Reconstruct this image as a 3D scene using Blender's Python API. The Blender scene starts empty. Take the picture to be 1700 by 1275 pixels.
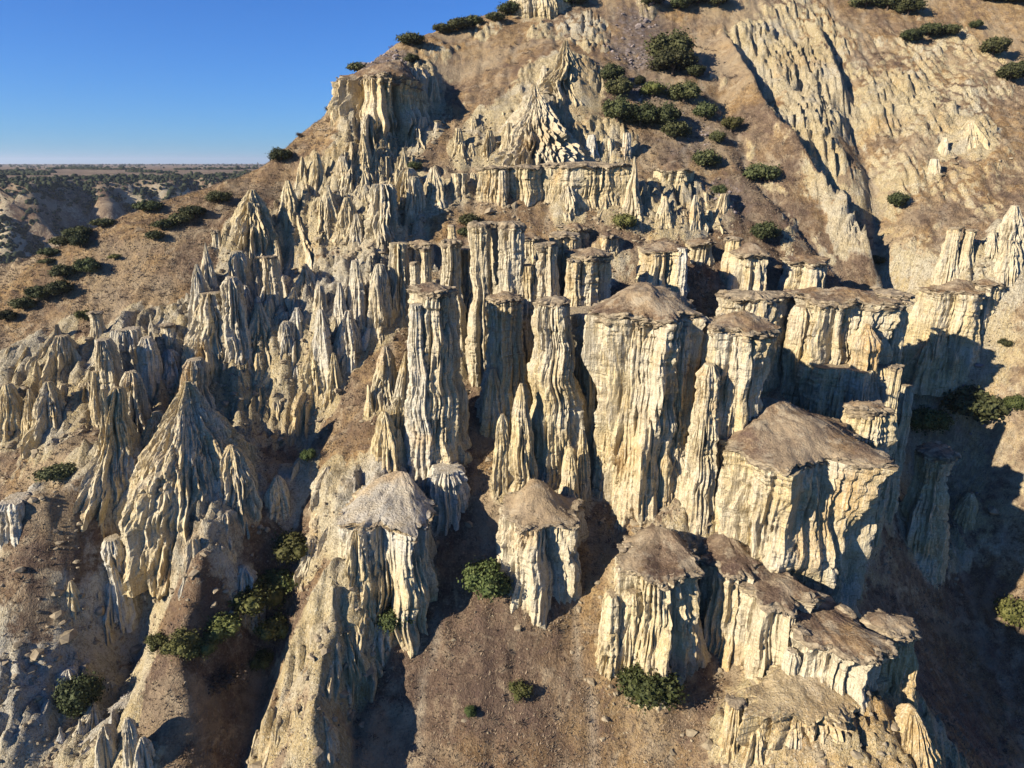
import bpy, math, random
import numpy as np
from mathutils import Vector

# ------------------------------------------------------------------ camera, sky, sun, exposure
SC = bpy.context.scene
COL = SC.collection
CAM_Z, PITCH, F = 60.0, math.radians(18.0), 1700 * 24.0 / 36.0
cd = bpy.data.cameras.new("camera")
cam = bpy.data.objects.new("camera", cd)
COL.objects.link(cam)
cd.lens, cd.sensor_width, cd.clip_start, cd.clip_end = 24.0, 36.0, 0.5, 40000.0
cam.location = (0, 0, CAM_Z)
cam.rotation_euler = (math.pi / 2 - PITCH, 0, 0)
SC.camera = cam

SUN_DIR = Vector((0.78, 0.43, -0.41)).normalized()          # the way the light travels
SUN_EL = math.asin(-SUN_DIR.z)
SUN_AZ = math.atan2(-SUN_DIR.x, -SUN_DIR.y)                  # from +Y towards +X
W = bpy.data.worlds.new("World")
SC.world = W
W.use_nodes = True
wn = W.node_tree
sky = wn.nodes.new("ShaderNodeTexSky")
sky.sky_type = 'NISHITA'
sky.sun_disc = False
sky.sun_elevation = SUN_EL
sky.sun_rotation = SUN_AZ
sky.altitude = 600
sky.air_density = 1.0
sky.dust_density = 0.0
sky.ozone_density = 4.0
bg = wn.nodes["Background"]
bg.inputs["Strength"].default_value = 0.05
tint = wn.nodes.new("ShaderNodeMix")
tint.data_type, tint.blend_type = 'RGBA', 'MULTIPLY'
tint.inputs[0].default_value = 1.0
tint.inputs[7].default_value = (0.42, 0.82, 1.48, 1)          # the deep dry-air blue of the photograph
wn.links.new(sky.outputs[0], tint.inputs[6])
wn.links.new(tint.outputs[2], bg.inputs["Color"])

sl = bpy.data.lights.new("sun", 'SUN')
sl.energy = 5.0
sl.angle = math.radians(0.5)
sl.color = (1.0, 0.91, 0.755)
sun = bpy.data.objects.new("sun", sl)
COL.objects.link(sun)
sun.rotation_euler = SUN_DIR.to_track_quat('-Z', 'Y').to_euler()
sun.location = (-80, -40, 140)

SC.view_settings.view_transform = 'Standard'
SC.view_settings.look = 'None'
SC.view_settings.gamma = 1.0
SC.view_settings.exposure = 0.98
SC.view_settings.use_curve_mapping = False
SC.cycles.max_bounces = 4
SC.cycles.diffuse_bounces = 1
SC.cycles.transparent_max_bounces = 8

# ------------------------------------------------------------------ noise (numpy)
def _hash(ix, iy, iz, seed):
    h = (ix.astype(np.uint32) * np.uint32(374761393) + iy.astype(np.uint32) * np.uint32(668265263)
         + iz.astype(np.uint32) * np.uint32(2147483647) + np.uint32((seed * 1274126177) & 0xffffffff))
    h = (h ^ (h >> np.uint32(13))) * np.uint32(1274126177)
    h = (h ^ (h >> np.uint32(16))) * np.uint32(2246822519)
    h ^= h >> np.uint32(15)
    return h
G3 = np.array([[1,1,0],[-1,1,0],[1,-1,0],[-1,-1,0],[1,0,1],[-1,0,1],[1,0,-1],[-1,0,-1],
               [0,1,1],[0,-1,1],[0,1,-1],[0,-1,-1],[1,1,0],[-1,1,0],[0,-1,1],[0,-1,-1]], dtype=np.float32)
def noise3(x, y, z, seed=0):
    """gradient noise, about -1..1"""
    x = np.asarray(x, np.float32); y = np.asarray(y, np.float32); z = np.asarray(z, np.float32)
    x, y, z = np.broadcast_arrays(x, y, z)
    xi = np.floor(x); yi = np.floor(y); zi = np.floor(z)
    fx = x - xi; fy = y - yi; fz = z - zi
    xi = xi.astype(np.int64); yi = yi.astype(np.int64); zi = zi.astype(np.int64)
    u = fx*fx*fx*(fx*(fx*6-15)+10); v = fy*fy*fy*(fy*(fy*6-15)+10); w = fz*fz*fz*(fz*(fz*6-15)+10)
    def g(dx, dy, dz):
        h = _hash(xi+dx, yi+dy, zi+dz, seed) & np.uint32(15)
        gr = G3[h]
        return gr[..., 0]*(fx-dx) + gr[..., 1]*(fy-dy) + gr[..., 2]*(fz-dz)
    a = g(0,0,0); b = g(1,0,0); c = g(0,1,0); d = g(1,1,0)
    e = g(0,0,1); f_ = g(1,0,1); gg = g(0,1,1); h = g(1,1,1)
    l1 = a + u*(b-a); l2 = c + u*(d-c); l3 = e + u*(f_-e); l4 = gg + u*(h-gg)
    m1 = l1 + v*(l2-l1); m2 = l3 + v*(l4-l3)
    return m1 + w*(m2-m1)
def fbm(x, y, z, octv=4, seed=0, gain=0.5, lac=2.03):
    s = 0; a = 1.0; n = 0
    for i in range(octv):
        s = s + a*noise3(x, y, z, seed+i*17)
        n += a; a *= gain
        x = x*lac; y = y*lac; z = z*lac
    return s/n
def sstep(a, b, x):
    t = np.clip((x-a)/(b-a), 0, 1)
    return t*t*(3-2*t)

# ------------------------------------------------------------------ from a sight line to a place on the hill
def ray(u, v):
    vx = (u-850.0)/F; vv = (637.5-v)/F
    Yp = math.cos(PITCH) + vv*math.sin(PITCH)
    Zp = -math.sin(PITCH) + vv*math.cos(PITCH)
    return vx/Yp, Zp/Yp              # x and z per metre of y
def plane_D(v):
    return 88.1/(0.75 - ray(0, v)[1])
def pt(u, v, D):
    a, b = ray(u, v)
    return np.array([a*D, D, CAM_Z + b*D])
def px_m(v, D):
    """metres that one photo pixel spans at depth D"""
    vv = (637.5-v)/F
    return D/(F*(math.cos(PITCH)+vv*math.sin(PITCH)))

# ------------------------------------------------------------------ objects
def mesh(name, V, Fc, mats, smooth=True, attrs=None, mi=None):
    V = np.asarray(V, np.float32); Fc = np.asarray(Fc, np.int32)
    me = bpy.data.meshes.new(name)
    n = Fc.shape[1]
    me.vertices.add(len(V)); me.vertices.foreach_set("co", V.ravel())
    me.loops.add(Fc.size); me.loops.foreach_set("vertex_index", Fc.ravel())
    me.polygons.add(len(Fc))
    me.polygons.foreach_set("loop_start", np.arange(0, Fc.size, n, dtype=np.int32))
    me.polygons.foreach_set("use_smooth", np.full(len(Fc), smooth, dtype=bool))
    for m in (mats if isinstance(mats, (list, tuple)) else [mats]):
        me.materials.append(m)
    if mi is not None:
        me.polygons.foreach_set("material_index", np.asarray(mi, np.int32))
    me.update(calc_edges=True)
    for k, a in (attrs or {}).items():
        at = me.attributes.new(k, 'FLOAT', 'POINT')
        at.data.foreach_set("value", np.asarray(a, np.float32).ravel())
    return me
def obj(name, me, parent=None, loc=None):
    o = bpy.data.objects.new(name, me)
    COL.objects.link(o)
    if loc is not None: o.location = loc
    if parent is not None: o.parent = parent
    return o
def tag(o, label, cat, group=None, kind=None):
    if label: o["label"] = label
    if cat: o["category"] = cat
    if group: o["group"] = group
    if kind: o["kind"] = kind
    return o
def struct(o, label=None, kind="structure"):
    o["kind"] = kind
    if label: o["label"] = label
    return o
def grid_faces(nx, ny, wrap=False):
    """quads of an (ny, nx) grid of vertices, row major"""
    i = np.arange(ny-1)[:, None]*nx
    j = np.arange(nx if wrap else nx-1)[None, :]
    j1 = (j+1) % nx
    return np.stack([i+j, i+j1, i+nx+j1, i+nx+j], -1).reshape(-1, 4)

# ------------------------------------------------------------------ materials
class NT:
    def __init__(s, name):
        s.m = bpy.data.materials.new(name); s.m.use_nodes = True
        s.t = s.m.node_tree; s.b = s.t.nodes["Principled BSDF"]
        s.b.inputs["Specular IOR Level"].default_value = 0.15
        s.b.inputs["Roughness"].default_value = 0.95
        s.pos = s.t.nodes.new("ShaderNodeNewGeometry").outputs["Position"]
        s.nrm = s.pos.node.outputs["Normal"]; s.tn = s.pos.node.outputs["True Normal"]
    def n(s, typ, **kw):
        nd = s.t.nodes.new(typ)
        for k, v in kw.items(): setattr(nd, k, v)
        return nd
    def setin(s, sock, v):
        if hasattr(v, "is_output") or isinstance(v, bpy.types.NodeSocket): s.t.links.new(v, sock)
        else: sock.default_value = v
    def scale(s, vec, sc):
        nd = s.n("ShaderNodeVectorMath", operation='MULTIPLY')
        s.setin(nd.inputs[0], vec); nd.inputs[1].default_value = sc
        return nd.outputs[0]
    def noise(s, vec, scale=1.0, detail=4, rough=0.55, dist=0.0, out="Fac"):
        nd = s.n("ShaderNodeTexNoise")
        s.setin(nd.inputs["Vector"], vec)
        nd.inputs["Scale"].default_value = scale; nd.inputs["Detail"].default_value = detail
        nd.inputs["Roughness"].default_value = rough; nd.inputs["Distortion"].default_value = dist
        return nd.outputs[out]
    def ramp(s, fac, stops, interp='LINEAR'):
        nd = s.n("ShaderNodeValToRGB")
        r = nd.color_ramp; r.interpolation = interp
        while len(r.elements) < len(stops): r.elements.new(0.5)
        for e, (p, c) in zip(r.elements, stops):
            e.position = p
            e.color = (c, c, c, 1) if isinstance(c, (int, float)) else (*c, 1)
        s.setin(nd.inputs[0], fac)
        return nd.outputs[0]
    def mix(s, fac, a, b, blend='MIX'):
        nd = s.n("ShaderNodeMix", data_type='RGBA', blend_type=blend)
        s.setin(nd.inputs[0], fac)
        for i, v in ((6, a), (7, b)):
            s.setin(nd.inputs[i], (*v, 1) if isinstance(v, tuple) and len(v) == 3 else v)
        return nd.outputs[2]
    def math(s, op, a, b=0.0, clamp=False):
        nd = s.n("ShaderNodeMath", operation=op, use_clamp=clamp)
        s.setin(nd.inputs[0], a); s.setin(nd.inputs[1], b)
        return nd.outputs[0]
    def sep(s, vec):
        nd = s.n("ShaderNodeSeparateXYZ"); s.setin(nd.inputs[0], vec)
        return nd.outputs
    def attr(s, name):
        return s.n("ShaderNodeAttribute", attribute_name=name).outputs["Fac"]
    def bump(s, h, dist, strength=1.0, prev=None):
        nd = s.n("ShaderNodeBump")
        nd.inputs["Strength"].default_value = strength; nd.inputs["Distance"].default_value = dist
        s.setin(nd.inputs["Height"], h)
        if prev is not None: s.setin(nd.inputs["Normal"], prev)
        return nd.outputs[0]
    def done(s, col, normal=None):
        s.setin(s.b.inputs["Base Color"], col)
        if normal is not None: s.setin(s.b.inputs["Normal"], normal)
        return s.m

def rock_colour(T, warm=None, pale=None):
    """tuff: beds, run-off streaks, stains; all tied to place, not to light"""
    p = T.pos
    z = T.sep(p)[2]
    warp = T.noise(T.scale(p, (0.06, 0.06, 0.06)), 1.0, 3)
    bedv = T.n("ShaderNodeCombineXYZ")
    T.setin(bedv.inputs[0], T.math('MULTIPLY', T.sep(p)[0], 0.012)); T.setin(bedv.inputs[1], T.math('MULTIPLY', T.sep(p)[1], 0.012))
    T.setin(bedv.inputs[2], T.math('ADD', T.math('MULTIPLY', z, 0.16), T.math('MULTIPLY', warp, 0.7)))
    bed = T.noise(bedv.outputs[0], 1.0, 5, 0.6)
    streak = T.noise(T.scale(p, (1.5, 1.5, 0.10)), 1.0, 4, 0.62)
    streak2 = T.noise(T.scale(p, (4.5, 4.5, 0.22)), 1.0, 3, 0.6)
    blot = T.noise(p, 0.16, 5, 0.6)
    speck = T.noise(p, 3.2, 4, 0.7)
    c = T.ramp(bed, [(0.30, (0.44, 0.33, 0.165)), (0.42, (0.53, 0.415, 0.22)), (0.50, (0.45, 0.34, 0.17)), (0.58, (0.56, 0.455, 0.26)), (0.70, (0.49, 0.375, 0.19))])
    grey = T.ramp(bed, [(0.3, (0.40, 0.385, 0.335)), (0.5, (0.56, 0.54, 0.475)), (0.7, (0.34, 0.33, 0.295))])
    gf = T.ramp(blot, [(0.50, 0.0), (0.64, 0.75)])
    zz = T.math('ADD', z, T.math('MULTIPLY', T.math('SUBTRACT', T.noise(p, 0.05, 3), 0.5), 14.0))
    band = T.ramp(T.math('DIVIDE', zz, 100.0), [(0.19, 0.0), (0.22, 0.5), (0.26, 0.5), (0.29, 0.0), (0.36, 0.0), (0.40, 0.75), (0.46, 0.75), (0.50, 0.15)])
    gf = T.math('MAXIMUM', gf, T.math('MULTIPLY', band, T.ramp(T.noise(T.scale(p, (0.5, 0.5, 0.2)), 1.0, 4, 0.65), [(0.40, 0.0), (0.56, 1.0)])))
    if pale is not None:
        gf = T.math('MAXIMUM', T.math('MULTIPLY', gf, 0.6), T.math('MULTIPLY', pale, T.ramp(T.noise(p, 0.45, 4, 0.6), [(0.3, 0.45), (0.55, 1.0)])))
    c = T.mix(gf, c, grey)
    stain = T.ramp(T.noise(p, 0.11, 4, 0.6, 0.4), [(0.57, 0.0), (0.69, 0.6)])
    if warm is not None:
        stain = T.math('MAXIMUM', stain, T.math('MULTIPLY', warm, T.ramp(T.noise(p, 0.3, 4, 0.6), [(0.36, 0.1), (0.6, 0.9)])))
    c = T.mix(stain, c, (0.44, 0.265, 0.095))
    c = T.mix(T.ramp(streak, [(0.34, 0.5), (0.48, 0.0)]), c, (0.26, 0.205, 0.125), 'MIX')
    c = T.mix(T.ramp(streak2, [(0.35, 0.55), (0.43, 0.0)]), c, (0.20, 0.16, 0.10), 'MIX')
    c = T.mix(T.ramp(streak2, [(0.54, 0.0), (0.68, 0.5)]), c, (0.66, 0.60, 0.46), 'MIX')
    c = T.mix(T.ramp(speck, [(0.29, 0.65), (0.37, 0.0)]), c, (0.12, 0.095, 0.06), 'MIX')
    joint = T.noise(T.scale(p, (0.9, 0.9, 5.5)), 1.0, 3, 0.65)
    c = T.mix(T.ramp(joint, [(0.31, 0.7), (0.39, 0.0)]), c, (0.17, 0.135, 0.085), 'MIX')
    grain = T.noise(p, 6.5, 3, 0.7)
    c = T.mix(T.ramp(grain, [(0.34, 0.45), (0.46, 0.0)]), c, (0.21, 0.165, 0.105), 'MIX')
    c = T.mix(T.ramp(grain, [(0.55, 0.0), (0.68, 0.5)]), c, (0.68, 0.61, 0.46), 'MIX')
    return c, (streak, streak2, T.math('ADD', speck, T.math('MULTIPLY', grain, 0.5)), bed)
def grass_colour(T, heath=None, straw=None):
    p = T.pos
    a = T.noise(p, 0.10, 5, 0.62)
    b = T.noise(p, 0.9, 5, 0.7)
    d = T.noise(p, 5.0, 3, 0.7)
    f = T.noise(T.scale(p, (1, 1, 1)), 0.33, 6, 0.65, 0.6)
    c = T.ramp(b, [(0.30, (0.085, 0.060, 0.045)), (0.45, (0.165, 0.118, 0.084)), (0.58, (0.25, 0.185, 0.125)), (0.72, (0.40, 0.32, 0.215))])
    och = T.ramp(b, [(0.30, (0.17, 0.105, 0.045)), (0.5, (0.33, 0.22, 0.105)), (0.7, (0.48, 0.36, 0.19))])
    c = T.mix(T.ramp(a, [(0.46, 0.0), (0.57, 0.9)]), c, och)
    if straw is not None:
        c = T.mix(T.math('MULTIPLY', straw, T.ramp(T.noise(p, 0.5, 5, 0.65), [(0.40, 0.1), (0.52, 0.95)])), c, T.mix(0.35, och, (0.46, 0.34, 0.18)))
    if heath is not None:
        hc = T.ramp(b, [(0.3, (0.060, 0.042, 0.034)), (0.5, (0.115, 0.080, 0.062)), (0.7, (0.20, 0.15, 0.115))])
        c = T.mix(T.math('MULTIPLY', heath, T.ramp(T.noise(p, 0.4, 5, 0.65), [(0.40, 0.25), (0.55, 1.0)])), c, hc)
    w = T.noise(T.scale(p, (0.42, 0.11, 0.11)), 1.0, 5, 0.65, 1.6)
    c = T.mix(T.ramp(w, [(0.53, 0.0), (0.66, 0.45)]), c, (0.44, 0.36, 0.245))
    c = T.mix(T.ramp(w, [(0.34, 0.4), (0.44, 0.0)]), c, (0.105, 0.075, 0.06))
    c = T.mix(T.ramp(f, [(0.55, 0.0), (0.66, 0.75)]), c, (0.43, 0.36, 0.255))
    c = T.mix(T.ramp(f, [(0.34, 0.7), (0.44, 0.0)]), c, (0.135, 0.092, 0.078))
    c = T.mix(T.ramp(d, [(0.34, 0.65), (0.47, 0.0)]), c, (0.065, 0.048, 0.034))
    c = T.mix(T.ramp(d, [(0.57, 0.0), (0.70, 0.55)]), c, (0.46, 0.385, 0.26))
    big = T.noise(p, 0.055, 4, 0.6, 0.8)
    c = T.mix(T.ramp(big, [(0.50, 0.0), (0.62, 0.55)]), c, (0.40, 0.335, 0.235))
    c = T.mix(T.ramp(big, [(0.34, 0.5), (0.46, 0.0)]), c, (0.115, 0.08, 0.066))
    c = T.mix(1.0, c, (0.93, 0.865, 0.785), 'MULTIPLY')
    return c, (b, d)

def make_rock():
    T = NT("tuff_rock")
    pale = T.attr("pale"); warm = T.attr("warm")
    c, (s1, s2, sp, bed) = rock_colour(T, warm, pale)
    # dust and dry growth lodge on ledges that lie flat
    g, _ = grass_colour(T)
    up = T.sep(T.nrm)[2]
    k = T.math('ADD', up, T.math('MULTIPLY', T.math('SUBTRACT', T.noise(T.pos, 0.8, 4, 0.65), 0.5), 0.7))
    c = T.mix(T.math('MULTIPLY', T.ramp(k, [(0.70, 0.0), (0.9, 0.6)]), T.math('SUBTRACT', 1.0, T.math('MAXIMUM', T.math('MULTIPLY', warm, 0.85), T.math('MULTIPLY', pale, 0.6)))), c, g)
    n1 = T.bump(s2, 0.26, 0.85)
    n2 = T.bump(sp, 0.15, 0.85, n1)
    bedfine = T.noise(T.scale(T.pos, (0.5, 0.5, 4.2)), 1.0, 5, 0.65)
    n3 = T.bump(bedfine, 0.13, 0.7, n2)
    return T.done(c, n3)
def make_hill():
    T = NT("hillside_ground")
    rockm = T.attr("rock"); pale = T.attr("pale"); warm = T.attr("warm")
    c, (s1, s2, sp, bed) = rock_colour(T, warm, pale)
    g, (gb, gd) = grass_colour(T, T.attr('heath'), T.attr('straw'))
    e = T.math('ADD', rockm, T.math('MULTIPLY', T.math('SUBTRACT', T.noise(T.pos, 0.55, 6, 0.7), 0.5), 0.9))
    f = T.ramp(e, [(0.40, 0.0), (0.58, 1.0)])
    col = T.mix(f, g, c)
    stone = T.attr("scree")
    vor = T.n("ShaderNodeTexVoronoi"); T.setin(vor.inputs["Vector"], T.pos); vor.inputs["Scale"].default_value = 1.1
    sc = T.mix(T.ramp(vor.outputs["Distance"], [(0.15, 0.0), (0.6, 1.0)]), (0.27, 0.225, 0.21), (0.12, 0.095, 0.08))
    col = T.mix(T.math('MULTIPLY', stone, T.ramp(T.noise(T.pos, 0.6, 4, 0.7), [(0.38, 0.0), (0.55, 1.0)])), col, sc)
    n1 = T.bump(T.mix(f, gb, s2), 0.6, 0.95)
    wash = T.attr('wash')
    col = T.mix(T.math('MULTIPLY', wash, T.ramp(T.noise(T.pos, 0.7, 4, 0.65), [(0.35, 0.2), (0.55, 0.8)])), col, (0.37, 0.31, 0.225))
    n2 = T.bump(T.mix(f, gd, sp), 0.26, 1.0, n1)
    return T.done(col, n2)
def make_cap():
    T = NT("caprock_crust")
    a = T.noise(T.pos, 1.3, 5, 0.65)
    c = T.ramp(a, [(0.3, (0.14, 0.105, 0.07)), (0.5, (0.28, 0.22, 0.145)), (0.68, (0.44, 0.355, 0.23))])
    lay = T.noise(T.scale(T.pos, (0.5, 0.5, 4.5)), 1.0, 4, 0.6)
    c = T.mix(T.ramp(lay, [(0.36, 0.6), (0.5, 0.0)]), c, (0.085, 0.065, 0.045))
    n1 = T.bump(lay, 0.3, 0.9)
    return T.done(c, T.bump(T.noise(T.pos, 4, 4, 0.7), 0.15, 0.9, n1))
def make_turf():
    T = NT("dry_turf")
    g, (gb, gd) = grass_colour(T, T.ramp(T.noise(T.pos, 0.25, 4, 0.6), [(0.4, 0.95), (0.62, 0.25)]), T.ramp(T.noise(T.pos, 0.2, 3, 0.6), [(0.55, 0.0), (0.68, 0.6)]))
    g = T.mix(T.ramp(T.noise(T.pos, 0.55, 5, 0.68), [(0.52, 0.0), (0.62, 0.8)]), g, (0.36, 0.29, 0.195))
    n1 = T.bump(gb, 0.25, 0.9)
    return T.done(g, T.bump(gd, 0.16, 1.0, n1))
def make_leaf(name, a, b, cc):
    T = NT(name)
    oi = T.n("ShaderNodeObjectInfo").outputs["Random"]
    v = T.noise(T.pos, 1.6, 3, 0.6)
    c = T.ramp(v, [(0.3, a), (0.5, b), (0.72, cc)])
    hs = T.n("ShaderNodeHueSaturation")
    T.setin(hs.inputs["Color"], c); T.setin(hs.inputs["Value"], T.math('ADD', T.math('MULTIPLY', oi, 0.8), 0.65))
    hs.inputs["Saturation"].default_value = 0.92
    T.setin(hs.inputs["Hue"], T.math('ADD', T.math('MULTIPLY', T.math('FRACT', T.math('MULTIPLY', oi, 7.3)), 0.05), 0.468))
    T.b.inputs["Roughness"].default_value = 0.7
    return T.done(hs.outputs[0])
def make_plain(name, c, sc=2.0, k=0.35):
    T = NT(name)
    v = T.noise(T.pos, sc, 4, 0.6)
    return T.done(T.ramp(v, [(0.3, tuple(x*(1-k) for x in c)), (0.7, tuple(x*(1+k) for x in c))]), T.bump(v, 0.1, 0.6))
M_ROCK, M_HILL, M_CAP, M_TURF = make_rock(), make_hill(), make_cap(), make_turf()
M_LEAF = make_leaf("juniper_leaf", (0.021, 0.027, 0.010), (0.050, 0.057, 0.019), (0.105, 0.106, 0.036))
M_LEAF2 = make_leaf("oak_leaf", (0.024, 0.038, 0.009), (0.055, 0.075, 0.018), (0.115, 0.13, 0.036))
M_SCRUB = make_plain("dead_scrub", (0.115, 0.082, 0.062), 1.2, .5)
M_STRAW = make_plain("straw", (0.25, 0.185, 0.122), 0.8, .65)
M_LEAF3 = make_leaf("broom_leaf", (0.040, 0.046, 0.010), (0.085, 0.090, 0.020), (0.15, 0.145, 0.040))
M_BARK = make_plain("bark", (0.09, 0.065, 0.045), 6.0)
M_STONE = make_plain("scree_stone", (0.22, 0.18, 0.165), 1.2, 0.45)

# ------------------------------------------------------------------ the hillside: sight points (u, v, metres behind the mean slope)
CP = [
 # below and at the foot of the picture
 (-200,1450,0),(0,1400,0),(300,1450,0),(600,1450,-1),(900,1450,0),(1200,1450,-2),(1450,1400,-4),(1640,1420,5),(1800,1400,9),(2000,1300,8),
 (-150,1275,0),(0,1275,0),(150,1275,0),(200,1200,2.5),(300,1275,-1),(415,1275,2),(520,1275,-2.5),(610,1275,1),(800,1275,0),(1000,1275,0),
 (1200,1275,-1.5),(1400,1275,-4),(1550,1275,-3),(1630,1275,7),(1700,1275,12),(1850,1150,11),
 # lower left
 (-150,1050,0),(0,1080,0),(60,1000,-1),(120,900,-3),(0,905,-2.5),(180,845,-3),(195,1060,4),(240,960,3),(330,960,-2.5),(300,1120,-2),(430,1020,3.5),(415,1130,3),
 (370,925,-3),(520,1020,-1.5),(555,1000,-2.5),(500,1150,-2.5),(620,1130,1.5),(700,1000,1),(730,880,1.5),(470,830,0),
 # middle foot
 (800,1000,0),(760,1130,0),(950,1000,0),(970,1130,0),(1000,900,0.5),(800,880,0),(880,1000,-0.5),
 (1060,1130,0),(1170,1130,0),(1200,1060,1),(1300,1180,-2.5),(1400,1200,-3.5),(1500,1180,-1.5),(1530,1235,-2),
 # the deep gully on the right
 (1480,1040,9),(1560,1110,13),(1660,1120,15),(1590,920,17),(1700,950,15),(1540,760,18),(1620,760,15),(1720,800,10),(1500,620,14),(1560,620,11),(1650,600,7),(1740,600,3),
 (1480,500,6),(1850,800,6),(1850,500,-2),
 # under the tower mass
 (1030,900,-1),(1080,885,-3.2),(1140,892,-3.2),(1210,892,-3.2),(1290,950,-2.6),(1360,1010,-2.2),(1420,1000,7),(1000,750,3),(1150,700,2),(1300,700,2),(1400,640,2),
 # middle left
 (-150,800,0),(0,760,0),(80,720,-0.5),(200,800,-2),(300,850,-3),(400,880,-2),(-150,650,0),(0,640,0),(0,540,.8),(-120,560,.5),(120,600,-0.5),(250,620,0),(350,640,0.5),(430,700,3),(500,740,3.5),(540,660,3),
 (600,640,0.5),(560,800,-0.5),(640,790,-2),(680,720,-0.5),(600,700,-0.5),(770,660,1),(760,780,0),(850,720,0.5),(840,840,-1),
 # terraces behind the towers
 (700,520,1),(800,520,1),(900,500,2),(1000,480,2),(1100,430,0),(1200,440,1),(1280,450,2),(1350,470,3),(700,430,0),(850,390,0.5),(1000,390,0.5),(1100,380,1),
 (650,520,0),(560,520,-1),(480,480,2.5),(420,560,-1),(330,500,-1),(200,500,-1),(100,480,0),
 (700,350,0),(840,335,-1.2),(960,350,0.5),(1100,340,1.5),(1180,370,1.5),(840,285,1.5),(1000,265,2),(1130,270,2.5),(700,290,1),(620,330,0.5),(560,350,-0.5),(480,330,2.5),(430,370,1),
 # upper slopes
 (620,230,0),(560,260,-1),(520,250,-0.5),(700,230,2),(800,200,1.5),(760,130,3),(690,140,1),(640,150,0),(900,230,-1),(890,180,0),(940,150,-1.5),(940,90,0),(980,60,2),
 (1050,100,2),(1050,200,1),(1120,240,0.5),(1180,160,1),(1230,300,1.5),(1300,360,2),(1380,430,3),(1440,450,5),
 (1100,30,3),(1230,60,3),(1320,120,4),(1400,220,5),(1440,320,5.5),(1460,400,6),(1330,230,1),(1250,190,1),(1400,30,4),(1450,130,3.5),(1560,60,3),(1530,160,3),(1560,260,3),(1640,180,1),(1700,100,1),
 (1700,300,-1),(1560,360,3),(1500,400,5),(1620,400,1.5),(1600,480,3),(1700,450,0),(1800,300,-4),(1850,100,-3),
 (1250,-40,6),(1500,-40,6),(1750,-40,3),(1000,-60,6),
]
SKYLINE = [(-250,560,1),(-150,505,1.5),(0,448,2),(64,427,2.5),(102,408,3),(152,384,3),(220,355,3),(318,322,3),(440,276,3),(500,222,2),(560,178,1.5),(585,125,3),(640,85,4),(700,62,5),(800,32,6),(880,8,8)]
_P = [pt(u, v, plane_D(v)+d) for (u, v, d) in CP]
for (u, v, d) in SKYLINE:
    D = plane_D(v)+d
    p = pt(u, v, D); _P.append(p)
    _P.append(p + np.array([-3, 16, -7.0])); _P.append(p + np.array([-12, 45, -34.0])); _P.append(p + np.array([-25, 90, -75.0]))
for (x, y, z) in [(60,230,108),(120,230,112),(20,235,98),(180,200,110),(60,330,112),(150,330,114)]:
    _P.append(np.array([x, y, z], float))
_P = np.array(_P)
_pl = lambda x, y: 0.75*np.minimum(y, 165) - 28.1
def _tps_fit(P):
    n = len(P); xy = P[:, :2]/50.0
    d = np.linalg.norm(xy[:, None]-xy[None], axis=-1)
    K = np.where(d > 0, d*d*np.log(np.maximum(d, 1e-9)), 0) + np.eye(n)*0.004
    A = np.zeros((n+3, n+3)); A[:n, :n] = K; A[:n, n] = 1; A[:n, n+1:] = xy; A[n, :n] = 1; A[n+1:, :n] = xy.T
    r = np.zeros(n+3); r[:n] = P[:, 2]-_pl(P[:, 0], P[:, 1])
    return xy, np.linalg.solve(A, r)
_XY, _WT = _tps_fit(_P)
def _tps(x, y):
    out = np.zeros(x.shape); n = len(_XY)
    fx = x.ravel()/50.0; fy = y.ravel()/50.0; o = out.ravel()
    for s in range(0, len(fx), 40000):
        a = fx[s:s+40000]; b = fy[s:s+40000]
        d2 = (a[:, None]-_XY[None, :, 0])**2 + (b[:, None]-_XY[None, :, 1])**2
        k = 0.5*d2*np.log(np.maximum(d2, 1e-18))
        o[s:s+40000] = k @ _WT[:n] + _WT[n] + _WT[n+1]*a + _WT[n+2]*b
    return o.reshape(x.shape) + _pl(x, y)

X0, X1, Y0, Y1, ST = -120.0, 150.0, 36.0, 245.0, 0.34
gx = np.arange(X0, X1, ST); gy = np.arange(Y0, Y1, ST)
# the smooth shape is worked out on a coarse net and refined
cx = np.arange(X0-4, X1+6, 2.5); cy = np.arange(Y0-4, Y1+6, 2.5)
CX, CY = np.meshgrid(cx, cy)
CZ = _tps(CX, CY)
def _bicubic(Z, x0, y0, st, x, y):
    def w(t): return np.stack([-.5*t+t*t-.5*t**3, 1-2.5*t*t+1.5*t**3, .5*t+2*t*t-1.5*t**3, -.5*t*t+.5*t**3], 0)
    ix = np.clip(np.floor((x-x0)/st).astype(int), 1, Z.shape[1]-3); iy = np.clip(np.floor((y-y0)/st).astype(int), 1, Z.shape[0]-3)
    wx = w((x-x0)/st-ix); wy = w((y-y0)/st-iy)
    R = np.stack([Z[:, ix-1+k]*wx[k] for k in range(4)]).sum(0)
    return np.stack([R[iy-1+k, :]*wy[k][:, None] for k in range(4)]).sum(0)
GX, GY = np.meshgrid(gx, gy)
Z0 = _bicubic(CZ, cx[0], cy[0], 2.5, gx, gy)

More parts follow.
